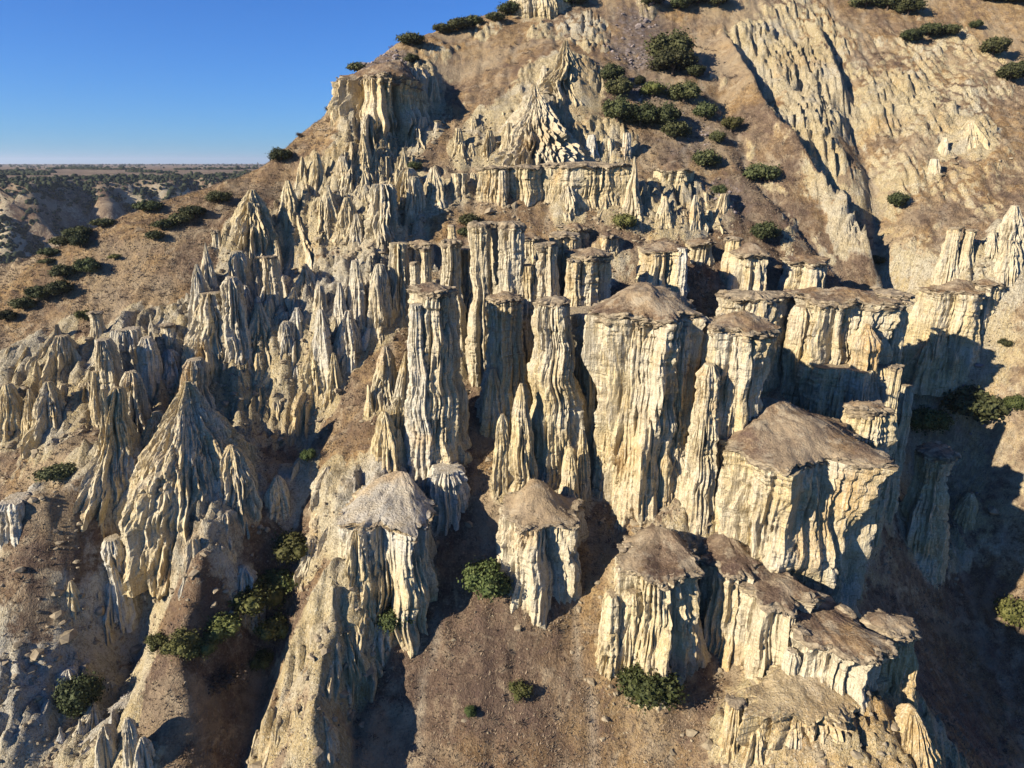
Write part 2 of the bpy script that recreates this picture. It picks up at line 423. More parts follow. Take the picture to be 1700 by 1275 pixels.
def sample(A, x, y):
    fx = np.clip((np.asarray(x, float)-X0)/ST, 0, len(gx)-1.001); fy = np.clip((np.asarray(y, float)-Y0)/ST, 0, len(gy)-1.001)
    ix = fx.astype(int); iy = fy.astype(int); fx = fx-ix; fy = fy-iy
    return (A[iy, ix]*(1-fx)*(1-fy) + A[iy, ix+1]*fx*(1-fy) + A[iy+1, ix]*(1-fx)*fy + A[iy+1, ix+1]*fx*fy)
_TS = np.arange(38, 244, 0.1)
def hit(u, v, Zg):
    """where the sight line through (u, v) meets the hill"""
    a, b = ray(u, v)
    zz = CAM_Z + b*_TS
    h = sample(Zg, a*_TS, _TS)
    i = np.nonzero((h >= zz) & (np.abs(a*_TS+15) < 134))[0]
    D = _TS[i[0]] if len(i) else plane_D(v)
    return np.array([a*D, D, CAM_Z+b*D])

# crests (+) and channels (-) drawn along the fall of the slope: points, metres up, half width, right-hand width factor
LINES = [
 # channels
 ([(1215,50),(1262,130),(1320,215),(1410,335),(1455,420),(1500,500)], -3.6, 1.8),
 ([(1395,140),(1440,250),(1456,340),(1468,420),(1500,490)], -3.2, 2.4),
 ([(1362,30),(1398,110),(1428,180)], -2.0, 1.4),
 ([(1180,130),(1255,280),(1330,370),(1400,450),(1440,490)], -2.4, 2.0),
 ([(1195,300),(1290,400),(1330,450)], -1.2, 1.5),
 ([(1230,110),(1300,230),(1360,330),(1400,420)], -1.0, 1.0),
 ([(232,868),(255,940),(225,1050)], -3.6, 2.6),
 ([(560,640),(505,720),(490,830),(445,980),(420,1150),(412,1275)], -2.6, 2.4),
 ([(255,900),(205,1050),(192,1180),(185,1275)], -1.8, 1.8),
 ([(735,890),(650,1050),(600,1160),(575,1275)], -1.6, 0.9),
 ([(560,1030),(590,1100),(585,1200)], -1.8, 0.7),
 ([(490,250),(465,330),(470,420),(440,500)], -3.0, 3.0),
 ([(770,110),(700,210),(640,290)], -1.6, 2.2),
 ([(830,200),(740,260),(680,300)], -0.8, 2.0),
 ([(860,1050),(840,1180),(800,1275)], -0.5, 0.9),
 ([(300,640),(370,720),(430,800)], -1.0, 1.6),
 ([(1500,180),(1480,260),(1460,330)], -1.0, 2.0),
 ([(1620,330),(1520,420),(1490,470)], -1.0, 1.8),
 # crests
 ([(1192,55),(1245,150),(1292,225),(1385,350),(1440,430),(1490,500)], 3.8, 1.9),
 ([(1340,30),(1376,110),(1404,175)], 2.4, 1.4),
 ([(1560,170),(1500,260),(1475,330)], 1.4, 1.8),
 ([(1690,230),(1600,330),(1510,440)], 1.6, 2.2),
 ([(920,90),(820,170),(720,250),(670,295)], 0.8, 3.0),
 ([(600,170),(560,230),(520,290)], 1.2, 2.2),
 ([(0,905),(90,870),(180,838),(255,855)], 2.6, 1.5),
 ([(385,905),(335,990),(305,1100),(330,1250)], 2.4, 2.2),
 ([(585,960),(505,1060),(450,1180),(420,1275)], 2.4, 1.3),
 ([(640,960),(560,1040),(540,1130),(520,1275)], 1.8, 1.2),
 ([(690,930),(640,1020),(600,1110)], 1.2, 0.9),
 ([(1540,330),(1500,390)], 0.8, 1.5),
 ([(1640,120),(1560,220),(1500,330)], 1.0, 2.5),
 ([(1445,1110),(1530,1200),(1640,1330)], 2.2, 2.0),
 ([(780,850),(850,900)], 0.6, 1.5),
]
def seg_dist(x, y, pts):
    best = np.full(x.shape, 1e9); tt = np.zeros(x.shape); L = 0
    tot = sum(np.hypot(*(pts[i+1][:2]-pts[i][:2])) for i in range(len(pts)-1))
    for i in range(len(pts)-1):
        a = pts[i][:2]; b = pts[i+1][:2]; d = b-a; l2 = d@d
        t = np.clip(((x-a[0])*d[0]+(y-a[1])*d[1])/l2, 0, 1)
        dd = np.hypot(x-a[0]-t*d[0], y-a[1]-t*d[1])
        m = dd < best
        best = np.where(m, dd, best); tt = np.where(m, (L+t*math.sqrt(l2))/tot, tt)
        L += math.sqrt(l2)
    return best, tt
Z = Z0.copy()
wx_ = fbm(GX*0.07, GY*0.07, 0*GX, 3, 5)*3.0; wy_ = fbm(GX*0.07, GY*0.07, 0*GX+9, 3, 6)*3.0
for (pl, amp, w) in LINES:
    P = [hit(u, v, Z0) for (u, v) in pl]
    xs = [p[0] for p in P]; ys = [p[1] for p in P]; m = w*4+4
    i0, i1 = np.searchsorted(gx, [min(xs)-m, max(xs)+m]); j0, j1 = np.searchsorted(gy, [min(ys)-m, max(ys)+m])
    s = (slice(j0, j1), slice(i0, i1))
    if i1-i0 < 2 or j1-j0 < 2: continue
    d, t = seg_dist(GX[s]+wx_[s]*min(1, w/2.5)*0.6, GY[s]+wy_[s]*min(1, w/2.5)*0.6, P)
    q = d/w
    prof = np.exp(-np.abs(q)**1.35) if amp > 0 else np.exp(-q**1.5)
    ends = sstep(0, 0.12, t)*sstep(0, 0.1, 1-t) if amp > 0 else sstep(0, 0.15, t)
    ends = np.where(q < 4, ends, 0)
    Z[s] += amp*prof*ends*(0.8+0.4*noise3(t*6, 0*t, 0*t+amp, 3))

# bare rock, scree, pale and ochre ground: (u, v, radius in pixels, strength)
ROCK = [(50,620,70,.9),(150,640,95,1),(260,600,110,1),(360,580,120,1),(450,560,110,1),(560,560,70,1),(345,510,55,.8),(440,400,90,1),(520,340,90,1),(600,300,80,1),(640,390,70,1),(620,480,60,1),
 (540,470,60,1),(40,660,80,1),(120,700,60,.7),(260,720,110,1),(330,780,110,1),(180,760,60,1),(30,860,60,.9),(60,760,60,.7),(40,690,60,.9),(330,890,70,1),(270,930,50,.6),(160,960,70,.9),(120,930,40,.7),(400,680,90,.9),(470,700,60,.5),
 (30,1200,80,1),(110,1170,70,.85),(200,1150,45,.8),(160,1250,60,.9),(60,1100,50,.7),(390,970,25,.8),(240,1250,40,.5),
 (590,800,60,.7),(640,850,80,1),(640,940,80,1),(560,830,40,.9),(620,1010,60,.9),(550,980,35,.6),(510,1050,40,.7),(570,1060,50,.8),(500,1120,50,.7),(440,1230,50,.8),(520,1240,60,.7),(650,1000,30,.8),
 (700,480,50,.7),(760,560,80,.9),(830,420,60,.6),(1000,430,60,.6),(890,190,40,1),(900,230,90,1),(950,130,60,1),(1000,240,60,.9),(960,310,90,.7),(830,300,50,.8),(740,320,50,.8),(1120,340,80,.8),(1080,370,60,.6),
 (690,130,50,.9),(640,170,60,1),(570,170,30,.8),(700,200,60,.7),(720,85,40,.5),(965,48,55,.62),(620,230,70,1),(790,250,40,.6),(850,180,40,.4),
 (1560,120,160,.55),(1600,280,150,.45),(1480,300,90,.5),(1330,60,110,.6),(1500,60,100,.35),(1560,420,90,.45),(1320,300,50,.35),(1400,400,50,.4),(900,130,90,.35),(760,180,90,.35),(1260,70,60,.8),(1310,110,80,1),(1370,180,70,1),(1330,200,60,1),(1370,250,40,.9),(1380,330,50,.9),(1420,380,40,1),(1350,270,30,.7),(1440,340,25,.6),(1500,160,70,.9),(1470,190,50,.8),(1550,150,60,.6),(1530,200,40,.7),(1600,210,60,.8),(1620,230,40,.9),(1440,60,60,.4),(1300,290,35,.5),(1230,250,25,.4),
 (1640,360,40,.5),(1690,400,50,.9),(1600,430,40,.7),(1580,510,60,.8),(1600,610,50,.5),(1560,560,40,.8),(1540,800,60,.8),(1550,900,60,.7),
 (1300,1180,90,1),(1400,1200,90,1),(1500,1160,60,1),(1560,1230,60,1),(1230,1220,60,.9),(1150,1260,50,.4),(1450,1260,90,1),(1250,1080,90,.6),(1060,1050,60,.6),(900,900,70,.7),(880,980,30,.5),(850,700,40,.3),(1150,880,60,.7),(1300,800,140,.9),(1100,700,120,.9),(1400,600,90,.8),
 (800,1090,35,.35),(1100,1230,25,.3),(860,1200,30,.3),(1000,1190,20,.2)]
PALE = [(640,850,80,1),(700,850,40,.8),(50,1180,110,.7),(150,930,60,.8),(40,840,60,.8),(400,970,30,.9),(330,910,60,.6),(580,960,40,.4),(200,1120,50,.7),(560,480,70,.6),(620,420,60,.3),(40,590,60,.5),(330,480,60,.5),(530,520,50,.5),(960,40,50,.5),(1400,350,60,.4),(1350,170,80,.25),(450,820,60,.5),(220,620,60,.4)]
WARM = [(1400,1230,120,1),(1300,1200,60,.7),(1550,1250,60,.9),(1450,1180,60,.8),(450,1240,60,.3)]
SCREE = [(1050,90,45,1),(1070,150,40,.8),(1060,40,40,.8),(1140,220,50,.6),(1200,330,45,.6),(600,120,45,.9),(640,95,40,.8),(1560,700,60,.5),(1590,800,60,.5),(1450,350,20,.4)]
GRASSY = [(20,470,45,.9),(90,440,45,.9),(170,400,45,.9),(1300,270,30,.6),(1350,350,30,.6),(1420,450,30,.6),(1260,190,25,.6),(0,530,40,.9),(70,500,45,.9),(140,480,55,.9),(200,470,60,.9),(260,440,60,.8),(300,400,50,.8),(350,370,40,.7),(400,330,40,.8),(470,270,35,.7),(520,225,35,.8),(90,885,60,1),(40,950,60,1),(140,870,40,.9),(60,1040,50,.9),(330,1000,70,.9),(290,1100,80,.9),(350,1170,60,.9),(770,840,40,1),(790,760,35,1),(770,700,30,.9),(760,930,50,1),(740,1030,60,1),(700,1130,70,1),
 (800,1150,110,1),(900,1080,70,1),(950,950,45,1),(1000,870,35,1),(1010,900,40,1),(940,1200,100,1),(1100,1190,60,.8),(600,640,40,1),(570,700,40,1),(560,740,30,.8),(640,600,25,.8),(620,740,20,.6),(1200,1090,40,.7),(470,880,40,.7),(430,960,50,.7),
 (640,1170,40,.8),(540,1090,25,.5),(150,740,40,.8),(200,690,20,.5),(110,860,30,.6),(860,340,60,.9),(760,350,30,.7),(1000,370,40,.6),(1230,380,50,.8),(1130,430,30,.5),(1180,240,50,.8),(960,190,20,.5)]
HEATH = [(860,930,60,.7),(720,1000,120,.75),(800,1090,130,.7),(880,1200,120,.7),(690,1180,90,.9),(60,980,90,1),(120,890,80,.9),(60,1050,80,1),(200,900,50,.7),(350,1000,80,.6),(330,1150,100,.8),(430,1000,80,.9),(480,870,70,.9),(560,1120,40,.6),(600,1180,60,.9),(600,690,60,.6),(1220,1080,50,.9),
 (1240,370,110,.8),(1120,180,90,.6),(1230,310,80,.7),(1120,440,60,.7),(1640,470,70,.5),(1600,900,200,.8),(1650,700,100,.6),(840,340,50,.6),(330,360,60,.4)]  # heath; the wide right-gully row also darkens ground colour to deepen the shadow
STRAW = [(1010,1200,110,.9),(1060,1260,90,.9),(1000,940,60,1),(960,1080,80,.5),(1020,870,40,.9),(560,730,50,.9),(620,600,40,.9),(940,190,50,.9),(860,150,90,.6),(780,220,80,.6),(930,340,60,.8),(800,320,50,.8),(1650,30,130,.9),(1500,30,100,.6),(250,350,120,.5),(150,450,110,.5),(60,500,80,.4),(500,230,80,.6),(560,190,60,.6),(830,60,80,.7),(120,870,40,.5),(1690,600,70,.6),(1680,980,40,.8),(1450,250,120,.4)]
def field(rows, base=0.0):
    A = np.full(GX.shape, base, np.float32)
    for (u, v, r, k) in rows:
        p = hit(u, v, Z)
        rm = r*px_m(v, p[1]); up = 1.0
        m = rm*2.2
        i0, i1 = np.searchsorted(gx, [p[0]-m, p[0]+m]); j0, j1 = np.searchsorted(gy, [p[1]-m, p[1]+m])
        s = (slice(j0, j1), slice(i0, i1))
        q = ((GX[s]-p[0])**2 + ((GY[s]-p[1])*1.15)**2)/(rm*rm)
        A[s] = np.maximum(A[s], k*np.exp(-0.75*q*q))
    return A
f_grassy = field(GRASSY); f_rock = field(ROCK)*(1-.8*f_grassy); f_pale = field(PALE); f_warm = field(WARM); f_rock = np.maximum(f_rock, .62*sstep(.10, .30, fbm(GX*.10+3, GY*.07, 0*GX, 4, 88))*sstep(85, 105, GY)*(1-.7*f_grassy)); f_scree = field(SCREE); f_heath = field(HEATH); f_straw = field(STRAW)

# relief: rills that run down the slope, lumps, and sharp little ribs where the rock is bare
dy_, dx_ = np.gradient(_bicubic(CZ, cx[0], cy[0], 2.5, gx, gy), ST)
rill_a = GX*0.42 + wx_*0.22; rill_b = GY*0.085 + wy_*0.07
rill = (1-np.abs(fbm(rill_a+wy_*.3, rill_b*1.5, 0*GX+2, 3, 11))*2.6)*np.clip(.35+1.6*noise3(GX*.06, GY*.06, 0*GX, 13), 0, 1)
_q0, _q1 = hit(1232, 62, Z0), hit(1292, 245, Z0)                     # the run of the flutes on the right-hand face
_an = math.atan2(_q1[0]-_q0[0], -(_q1[1]-_q0[1]))
_rt = sstep(12, 24, GX)*sstep(95, 110, GY)*sstep(75, 55, GX)
_an = _an*_rt + 0.15*(1-_rt)
_ca, _sa = np.cos(_an), np.sin(_an)
rib_a = (GX*_ca + GY*_sa)*0.60 + wx_*0.28; rib_b = (-GX*_sa + GY*_ca)*0.075 + wy_*0.10
rib = np.abs(fbm(rib_a, rib_b, 0*GX+7, 4, 21, 0.55))*2.4
rib2 = np.abs(fbm(rib_a*2.7, rib_b*3.0, 0*GX+3, 3, 22))*2.0
lump = fbm(GX*0.11, GY*0.11, 0*GX, 4, 31)
fine = fbm(GX*0.9, GY*0.9, 0*GX, 3, 41)
RK = sstep(0.15, 1.1, f_rock + 0.55*fbm(GX*0.16, GY*0.16, 0*GX, 4, 51))*(1-f_grassy)
Z += lump*1.1 + 0.22*fine*(1+RK) - np.clip(rill, 0, 1)*0.20*(1-RK)
Z += RK*((1-np.clip(rib, 0, 1))*(2.2+.8*_rt) - 1.1 + (1-np.clip(rib2, 0, 1))*0.7)
# running water: a few rounds of rill cutting on a coarser net
def erode(Zf, stride=3, rounds=9, K=0.085, cap_=0.12):
    z0 = Zf[::stride, ::stride].copy(); z = z0.copy(); ny, nx = z.shape; d = ST*stride
    rng = np.random.default_rng(8); z += rng.normal(size=z.shape)*0.12 + .5*fbm(np.arange(nx)[None]*.13+0*z, np.arange(ny)[:, None]*.13+0*z, 0*z, 3, 77)
    off = [(-1, -1), (-1, 0), (-1, 1), (0, -1), (0, 1), (1, -1), (1, 0), (1, 1)]
    idx = np.arange(ny*nx).reshape(ny, nx)
    z_n = z - z0
    for r in range(rounds):
        best = np.zeros_like(z); rec = idx.copy(); zp = np.pad(z, 1, mode='edge'); ip = np.pad(idx, 1, mode='edge')
        for a, b in off:
            s = (z - zp[1+a:1+a+ny, 1+b:1+b+nx])/(d*(1.0 if a*b == 0 else rng.uniform(1.0, 2.0, z.shape)))
            m = s > best
            best = np.where(m, s, best); rec = np.where(m, ip[1+a:1+a+ny, 1+b:1+b+nx], rec)
        order = np.argsort(-z.ravel()).tolist(); rc = rec.ravel().tolist(); A = [1.0]*(ny*nx)
        for i in order:
            j = rc[i]
            if j != i: A[j] += A[i]
        A = np.array(A).reshape(ny, nx)
        z -= np.minimum(K*np.sqrt(np.minimum(A, 500))*np.minimum(best, 1.6)*.35, cap_)
        zp = np.pad(z, 1, mode='edge')
        z += 0.05*((zp[:-2, 1:-1]+zp[2:, 1:-1]+zp[1:-1, :-2]+zp[1:-1, 2:])/4 - z)
    dz = z - z0 - z_n
    dz -= dz.mean()*.6
    up = lambda Q: sample_grid(Q, stride)
    return up(dz), up(np.clip((np.log(A)-2.5)/4, 0, 1))
def sample_grid(Q, stride):
    fx = np.minimum(np.arange(len(gx))/stride, Q.shape[1]-1.001); fy = np.minimum(np.arange(len(gy))/stride, Q.shape[0]-1.001)
    ix, iy = fx.astype(int), fy.astype(int); ax, ay = fx-ix, (fy-iy)[:, None]
    R = Q[:, ix]*(1-ax)+Q[:, ix+1]*ax
    return R[iy]*(1-ay)+R[iy+1]*ay
_dz, f_wash = erode(Z)
Z += _dz*np.clip(.35+.65*f_rock, 0, 1)
f_wash = np.clip(f_wash*1.3-.35, 0, 1)
# thin beds stand out as small steps on bare rock
Z += RK*(1.7*np.abs(fbm(GX*0.30+wx_*.2, GY*0.22, 0*GX+5, 5, 65, .58))*2 - .65) + (1-RK)*.30*np.abs(fbm(GX*.55, GY*.4, 0*GX, 3, 67)) + .22*fbm(GX*.45, GY*.45, 0*GX, 4, 66)
zb = Z + 1.2*lump
bedn = noise3(0*GX, 0*GX+3.3, zb*0.55, 61)
Z += RK*0.35*bedn
gdy, gdx = np.gradient(Z, ST)
slope = np.hypot(gdx, gdy)
f_rock = np.clip(f_rock*0.95 + 0.45*sstep(1.05, 1.8, slope) - 0.3*(1-sstep(0.5, 0.9, slope)), 0, 1)*(1-.8*f_grassy)
def ground(x, y): return float(sample(Z, x, y))
def make_hillside():
    V = np.stack([GX, GY, Z], -1).reshape(-1, 3)
    me = mesh("hillside", V, grid_faces(len(gx), len(gy)), M_HILL, True,
              {"rock": f_rock, "pale": f_pale, "warm": f_warm, "scree": f_scree, "heath": f_heath, "straw": f_straw, "wash": f_wash*.7})
    return struct(obj("hillside", me), "steep dry hillside of tuff and brown grass cut by gullies")

# ------------------------------------------------------------------ rock formations: stacked rings with run-off flutes and beds
def ico(sub=0):
    p = (1+5**.5)/2
    V = np.array([[-1,p,0],[1,p,0],[-1,-p,0],[1,-p,0],[0,-1,p],[0,1,p],[0,-1,-p],[0,1,-p],[p,0,-1],[p,0,1],[-p,0,-1],[-p,0,1]], float)
    V /= np.linalg.norm(V[0])
    Fc = np.array([[0,11,5],[0,5,1],[0,1,7],[0,7,10],[0,10,11],[1,5,9],[5,11,4],[11,10,2],[10,7,6],[7,1,8],[3,9,4],[3,4,2],[3,2,6],[3,6,8],[3,8,9],[4,9,5],[2,4,11],[6,2,10],[8,6,7],[9,8,1]])
    for _ in range(sub):
        vl = list(map(tuple, V)); mp = {}; nf = []
        def mid(a, b):
            k = (min(a, b), max(a, b))
            if k not in mp:
                m = (np.array(vl[a])+np.array(vl[b]))/2; m /= np.linalg.norm(m); mp[k] = len(vl); vl.append(tuple(m))
            return mp[k]
        for a, b, c in Fc:
            ab, bc, ca = mid(a, b), mid(b, c), mid(c, a)
            nf += [[a, ab, ca], [b, bc, ab], [c, ca, bc], [ab, bc, ca]]
        V = np.array(vl); Fc = np.array(nf)
    return V, Fc
ICO1 = ico(1)
APRON = []
TURF_SPOTS = []          # (thing, verts, faces) of turf tops, for the tufts
def ring_body(Zs, Rx, Ry, rot, cx_, cy_, sx, sy, seed, fl, fs, ridged, ds, bedk=1.0, lobes=0.14, turn=0.0, rough=1.0, box=0.0):
    """Zs world heights bottom to top; Rx, Ry radii there; (sx, sy) axis offset there"""
    R = float(np.max(Rx)); Rm = float(np.median(Rx))
    nseg = int(np.clip(2*math.pi*math.sqrt((R*R+float(np.max(Ry))**2)/2)/ds, 20, 250))
    th = np.arange(nseg)*2*math.pi/nseg
    c, s = np.cos(th)[None], np.sin(th)[None]
    z = Zs[:, None]; rx = Rx[:, None]; ry = Ry[:, None]
    k = seed*7.31
    Ry0 = float(np.max(Ry))
    tw = (1.0 if ridged else .5)*(0.07*noise3(0*z+k, 0*z, z*0.16, seed+8) + 0.03*noise3(0*z+k, 0*z+5, z*0.5, seed+9))      # flutes wander as they run down
    ct, st = np.cos(th[None]+tw), np.sin(th[None]+tw)
    sh = (0.66*R+0.34*rx)/R if ridged else 1.0           # flutes branch as a spire widens
    bx, by = ct*R*sh, st*Ry0*sh
    lob = fbm(c*1.6 + k, s*1.6, z*0.05, 3, seed)*lobes*2.4
    wob = noise3(bx*.25+k, by*.25, z*0.12, seed+5)*(0.9 if ridged else .4)
    n = fbm(bx*fs + k + wob*0.3, by*fs - k + wob*.3, z*(0.07 if ridged else .028)*fs/0.6, 3, seed+1, 0.55)
    n2 = fbm(bx*fs*2.7 + k, by*fs*2.7, z*0.16, 2, seed+2)
    if ridged: f = (1-np.clip(np.abs(n)*3.0, 0, 1))*1.0 - 0.62 + 0.35*(1-np.clip(np.abs(n2)*3, 0, 1)) - .2
    else:      f = np.clip(np.abs(n)*3.0, 0, 1)*1.0 - 0.62 + 0.46*np.clip(np.abs(n2)*3, 0, 1) - .2
    f = f*np.clip(0.85 + 1.5*noise3(bx*0.22 - k, by*0.22, z*0.11, seed+12), 0.15, 1.7)
    tz_ = (z-z[0])/(z[-1]-z[0])
    wx = cx_ + c*rx; wy = cy_ + s*ry
    bed = noise3(wx*0.03, wy*0.03, z*0.75, 71)*0.6 + noise3(wx*0.10, wy*0.10, z*2.3, 72)*0.4
    # broken blocks: bedding joints shift whole panels in and out
    zj = z*0.62 + 0.8*noise3(wx*0.25, wy*0.25, z*0.1, 81)
    blk = noise3(np.floor(ct*R*0.55+k)*1.37, np.floor(st*Ry0*0.55)*1.71, np.floor(zj)*1.93+0.37, 82)
    bed = bed + 0.40*blk
    pit = fbm(wx*0.8, wy*0.8, z*0.45, 3, 73)
    pit2 = fbm(wx*2.4, wy*2.4, z*1.3, 2, 74)
    rr = np.minimum(rx, ry)
    bed = bed + 0.42*np.tanh(5*noise3(wx*0.05, wy*0.05, z*1.7, 75))*np.clip(noise3(wx*.15, wy*.15, z*.2, 76)*3+.5, 0, 1)
    if not ridged: f = f*(.35+.65*sstep(0, .4, tz_))
    m = 1 + lob + f*fl*1.0
    ck = noise3(bx*0.75+k*1.3, by*0.75, z*0.10, seed+21)                 # cracks that run down
    hk = noise3(wx*0.22, wy*0.22, z*1.15, 22)                           # cracks along the beds
    vf = np.abs(noise3(bx*2.1+k, by*2.1, z*.06, seed+31))                 # fine grooves that run down
    crack = .30*np.clip(1-vf*5, 0, 1)*np.clip(noise3(bx*.4, by*.4, z*.16, seed+32)*2+.7, 0, 1) + np.exp(-(ck/.05)**2)*np.clip(noise3(bx*.3, by*.3, z*.2+k, seed+23)*3+.5, 0, 1)*(.62 if ridged else .45) + np.exp(-(hk/.06)**2)*np.clip(noise3(bx*.4+9, by*.4, z*.3, seed+24)*3+.3, 0, 1)*.22
    tz = (z-z[0])/(z[-1]-z[0])
    add = bedk*(.40 if ridged else 0.62)*(0.16+.36*tz**3)*np.minimum(1, rr/2.0)*bed + (0.46 if ridged else .24)*pit*np.minimum(1, rr/2.2)*rough + 0.22*pit2*np.minimum(1, rr/1.2)*rough - crack*np.minimum(1, rr/1.4)*rough
    ex = c*(rx*m + add); ey = s*(ry*m + add)
    if box > 0:
        g_ = (np.abs(c)**box + np.abs(s)**box)**(-1/box)
        ex, ey = ex*g_, ey*g_
    cr, sr = math.cos(rot), math.sin(rot)
    X = cx_ + sx[:, None] + ex*cr - ey*sr; Y = cy_ + sy[:, None] + ex*sr + ey*cr
    V = np.stack([X, Y, np.broadcast_to(z, X.shape)], -1)
    return V, nseg
def rock(name, label, cat, u, prof, D=None, ub=None, dr=1.0, rot=0.0, cap=None, peak=None, poff=(0, 0.25), fl=0.30, fs=0.55,
         ridged=False, pale=0.0, warm=0.0, group=None, seed=None, ds=0.18, bedk=1.0, sink=1.0, rough=1.0, lobes=0.2, lean=0.0, back=0.0, apron=1.0, over=0.55, convex=0.45, topmat=None, floor=True, box=0.0):
    """prof: (v, half width in px) from the top down to the visible foot; cap: thickness in m of a crust slab;
    peak: v of the summit of a turf mound on top"""
    global _SEED
    _SEED += 1
    seed = seed or _SEED
    vt, vb = prof[0][0], prof[-1][0]; wb = prof[-1][1]
    P = hit(ub or u, vb, Z) if D is None else pt(ub or u, vb, D)
    rb = wb*px_m(vb, P[1])
    Da = P[1] + 0.6*rb*dr
    Df = Da - 0.6*rb*dr if peak is not None else Da      # a wide rim is read at its front edge
    ztop = CAM_Z + ray(0, vt)[1]*Df
    zs = np.array([CAM_Z + ray(0, v)[1]*(P[1] if peak is not None else Da-(0.6*rb*dr)*(i/max(1, len(prof)-1))) for i, (v, w) in enumerate(prof)])
    rs = np.array([max(w, 0.6)*px_m(v, Da) for (v, w) in prof])
    xt = ray(u, vt)[0]*Da; xb = xt if ub is None else ray(ub, vb)[0]*Da
    zfoot = min(zs[-1], ground(xb, Da)) - 1.2 - sink*rb*max(.7, .95*dr) if floor else zs[-1]-.3
    zs = np.append(zs, zfoot); rs = np.append(rs, rs[-1]*1.10)
    zs, rs = zs[::-1], rs[::-1]
    o_ = np.argsort(zs); zs = zs[o_]; rs = rs[o_]
    H = zs[-1]-zs[0]
    nr = int(np.clip(H/ds/1.1, 14, 160))
    q = np.linspace(0, 1, nr)
    tip = prof[0][1] <= 6
    Zr = zs[0] + H*(q if not tip else 1-(1-q)**1.15)
    Rr = np.interp(Zr, zs, rs)
    if nr > 20:                                           # ease the corners of the outline
        kk = max(1, nr//26); ker = np.ones(2*kk+1)/(2*kk+1)
        Rr = np.convolve(np.pad(Rr, kk, mode='edge'), ker, 'valid')
    t = (Zr-zs[0])/H
    sx = (1-t)*(xb-xt) + lean*np.sin(t*2.2+seed)*rs[0]*0.3
    zz0 = np.zeros_like(t)
    wig = min(rb*0.22, 0.8)*np.sin(math.pi*np.clip(t, 0, 1))
    sx = sx + wig*noise3(Zr*0.28, zz0+seed, zz0, 91)
    sy = back*rb*(t-0.3) + wig*noise3(Zr*0.28, zz0+seed, zz0+9, 92)
    if apron > 0: APRON.append((xb, Da+back*rb*-.2, rb, rb*max(dr, .6), apron, rot))
    V, nseg = ring_body(Zr, Rr, Rr*dr, rot, xt, Da, sx, sy, seed, fl, fs, ridged, ds, bedk, lobes, rough=rough, box=box)
    Rtop = V[-1]
    org = np.array([xb, Da, max(zs[0], min(ground(xb, Da), P[2]))])
    vv = V.reshape(-1, 3)
    Fs = grid_faces(nseg, nr, True)
    top = V[-1].mean(0); top = top + np.array([0, 0, 0.25*float(Rr[-1]) if tip else 0.05])
    vv = np.vstack([vv, top[None]])
    last = (nr-1)*nseg; j = np.arange(nseg)
    capf = np.stack([last+j, last+(j+1) % nseg, np.full(nseg, len(vv)-1), np.full(nseg, len(vv)-1)], -1)
    # the tip is closed with slim quads split in two, so every face stays a quad
    me = mesh_mixed("rock", vv-org, Fs, capf[:, :3], M_ROCK,
                    {"pale": np.clip(pale*(1 if topmat is None or warm else .15+.85*sstep(.62, .97, (vv[:, 2]-zs[0])/H)), 0, 1) + 0*vv[:, 2], "warm": np.full(len(vv), warm)})
    if cap is None and peak is None:
        o = obj(name, me, None, org)
        return tag(o, label, cat, group)
    root = obj(name, None, None, org); root.empty_display_size = 0.5
    tag(root, label, cat, group)
    obj("shaft", me, root)
    # crust: an uneven layered slab that overhangs the shaft
    h = (cap or 0.9)*.75
    c0 = Rtop.mean(0)
    def lowpass(P, keep):
        Fq = np.fft.rfft(P, axis=0); Fq[keep:] = 0
        return np.fft.irfft(Fq, n=len(P), axis=0)
    rt_ = float(np.linalg.norm((Rtop-c0)[:, :2], axis=1).mean())
    full = Rtop - c0
    rim = lowpass(full, 18)*.6 + lowpass(full, 6)*.4; rim[:, 2] = 0
    un = rim/np.maximum(np.linalg.norm(rim, axis=1, keepdims=True), 1e-6)
    big = peak is not None
    ov = over*min(0.34, 0.16*rt_+.06)
    lv = [(-.45, -1.6), (-.15, -.6), (.05, .1), (.20, .5), (.27, .2), (.36, .8), (.50, .7), (.58, .1), (.68, .5), (.85, .1), (1.0, -.9)]
    CVs = []
    for i, (a, m) in enumerate(lv):
        wpx, wpy = c0[0]+rim[:, 0], c0[1]+rim[:, 1]
        nn = fbm(wpx*0.45, wpy*0.45, np.full(len(rim), a*1.2+seed), 3, 40)*min(1.3, 0.40*rt_)
        nn2 = fbm(wpx*1.9, wpy*1.9, np.full(len(rim), i*0.9), 2, 45)*min(0.75, 0.36*rt_)
        zz = c0[2] - h*0.45 + a*h + (min(.9, .35*rt_)*fbm(wpx*0.5, wpy*0.5, 0*wpx, 3, 50) + 0.55*h*fbm(wpx*1.4, wpy*1.4, 0*wpx+seed, 2, 51)*(1.0 if a < .3 else .35))
        base = full if i == 0 else rim
        q_ = base + un*(m*ov + (nn + nn2)*(0 if i == 0 else 1))[:, None]
        CVs.append(np.stack([c0[0]+q_[:, 0], c0[1]+q_[:, 1], zz], -1))
    CV = np.stack(CVs)
    nl = len(lv)
    flat = CV.reshape(-1, 3)
    Fq = grid_faces(len(rim), nl, True)
    ctop = CV[-1].mean(0)
    ft = None
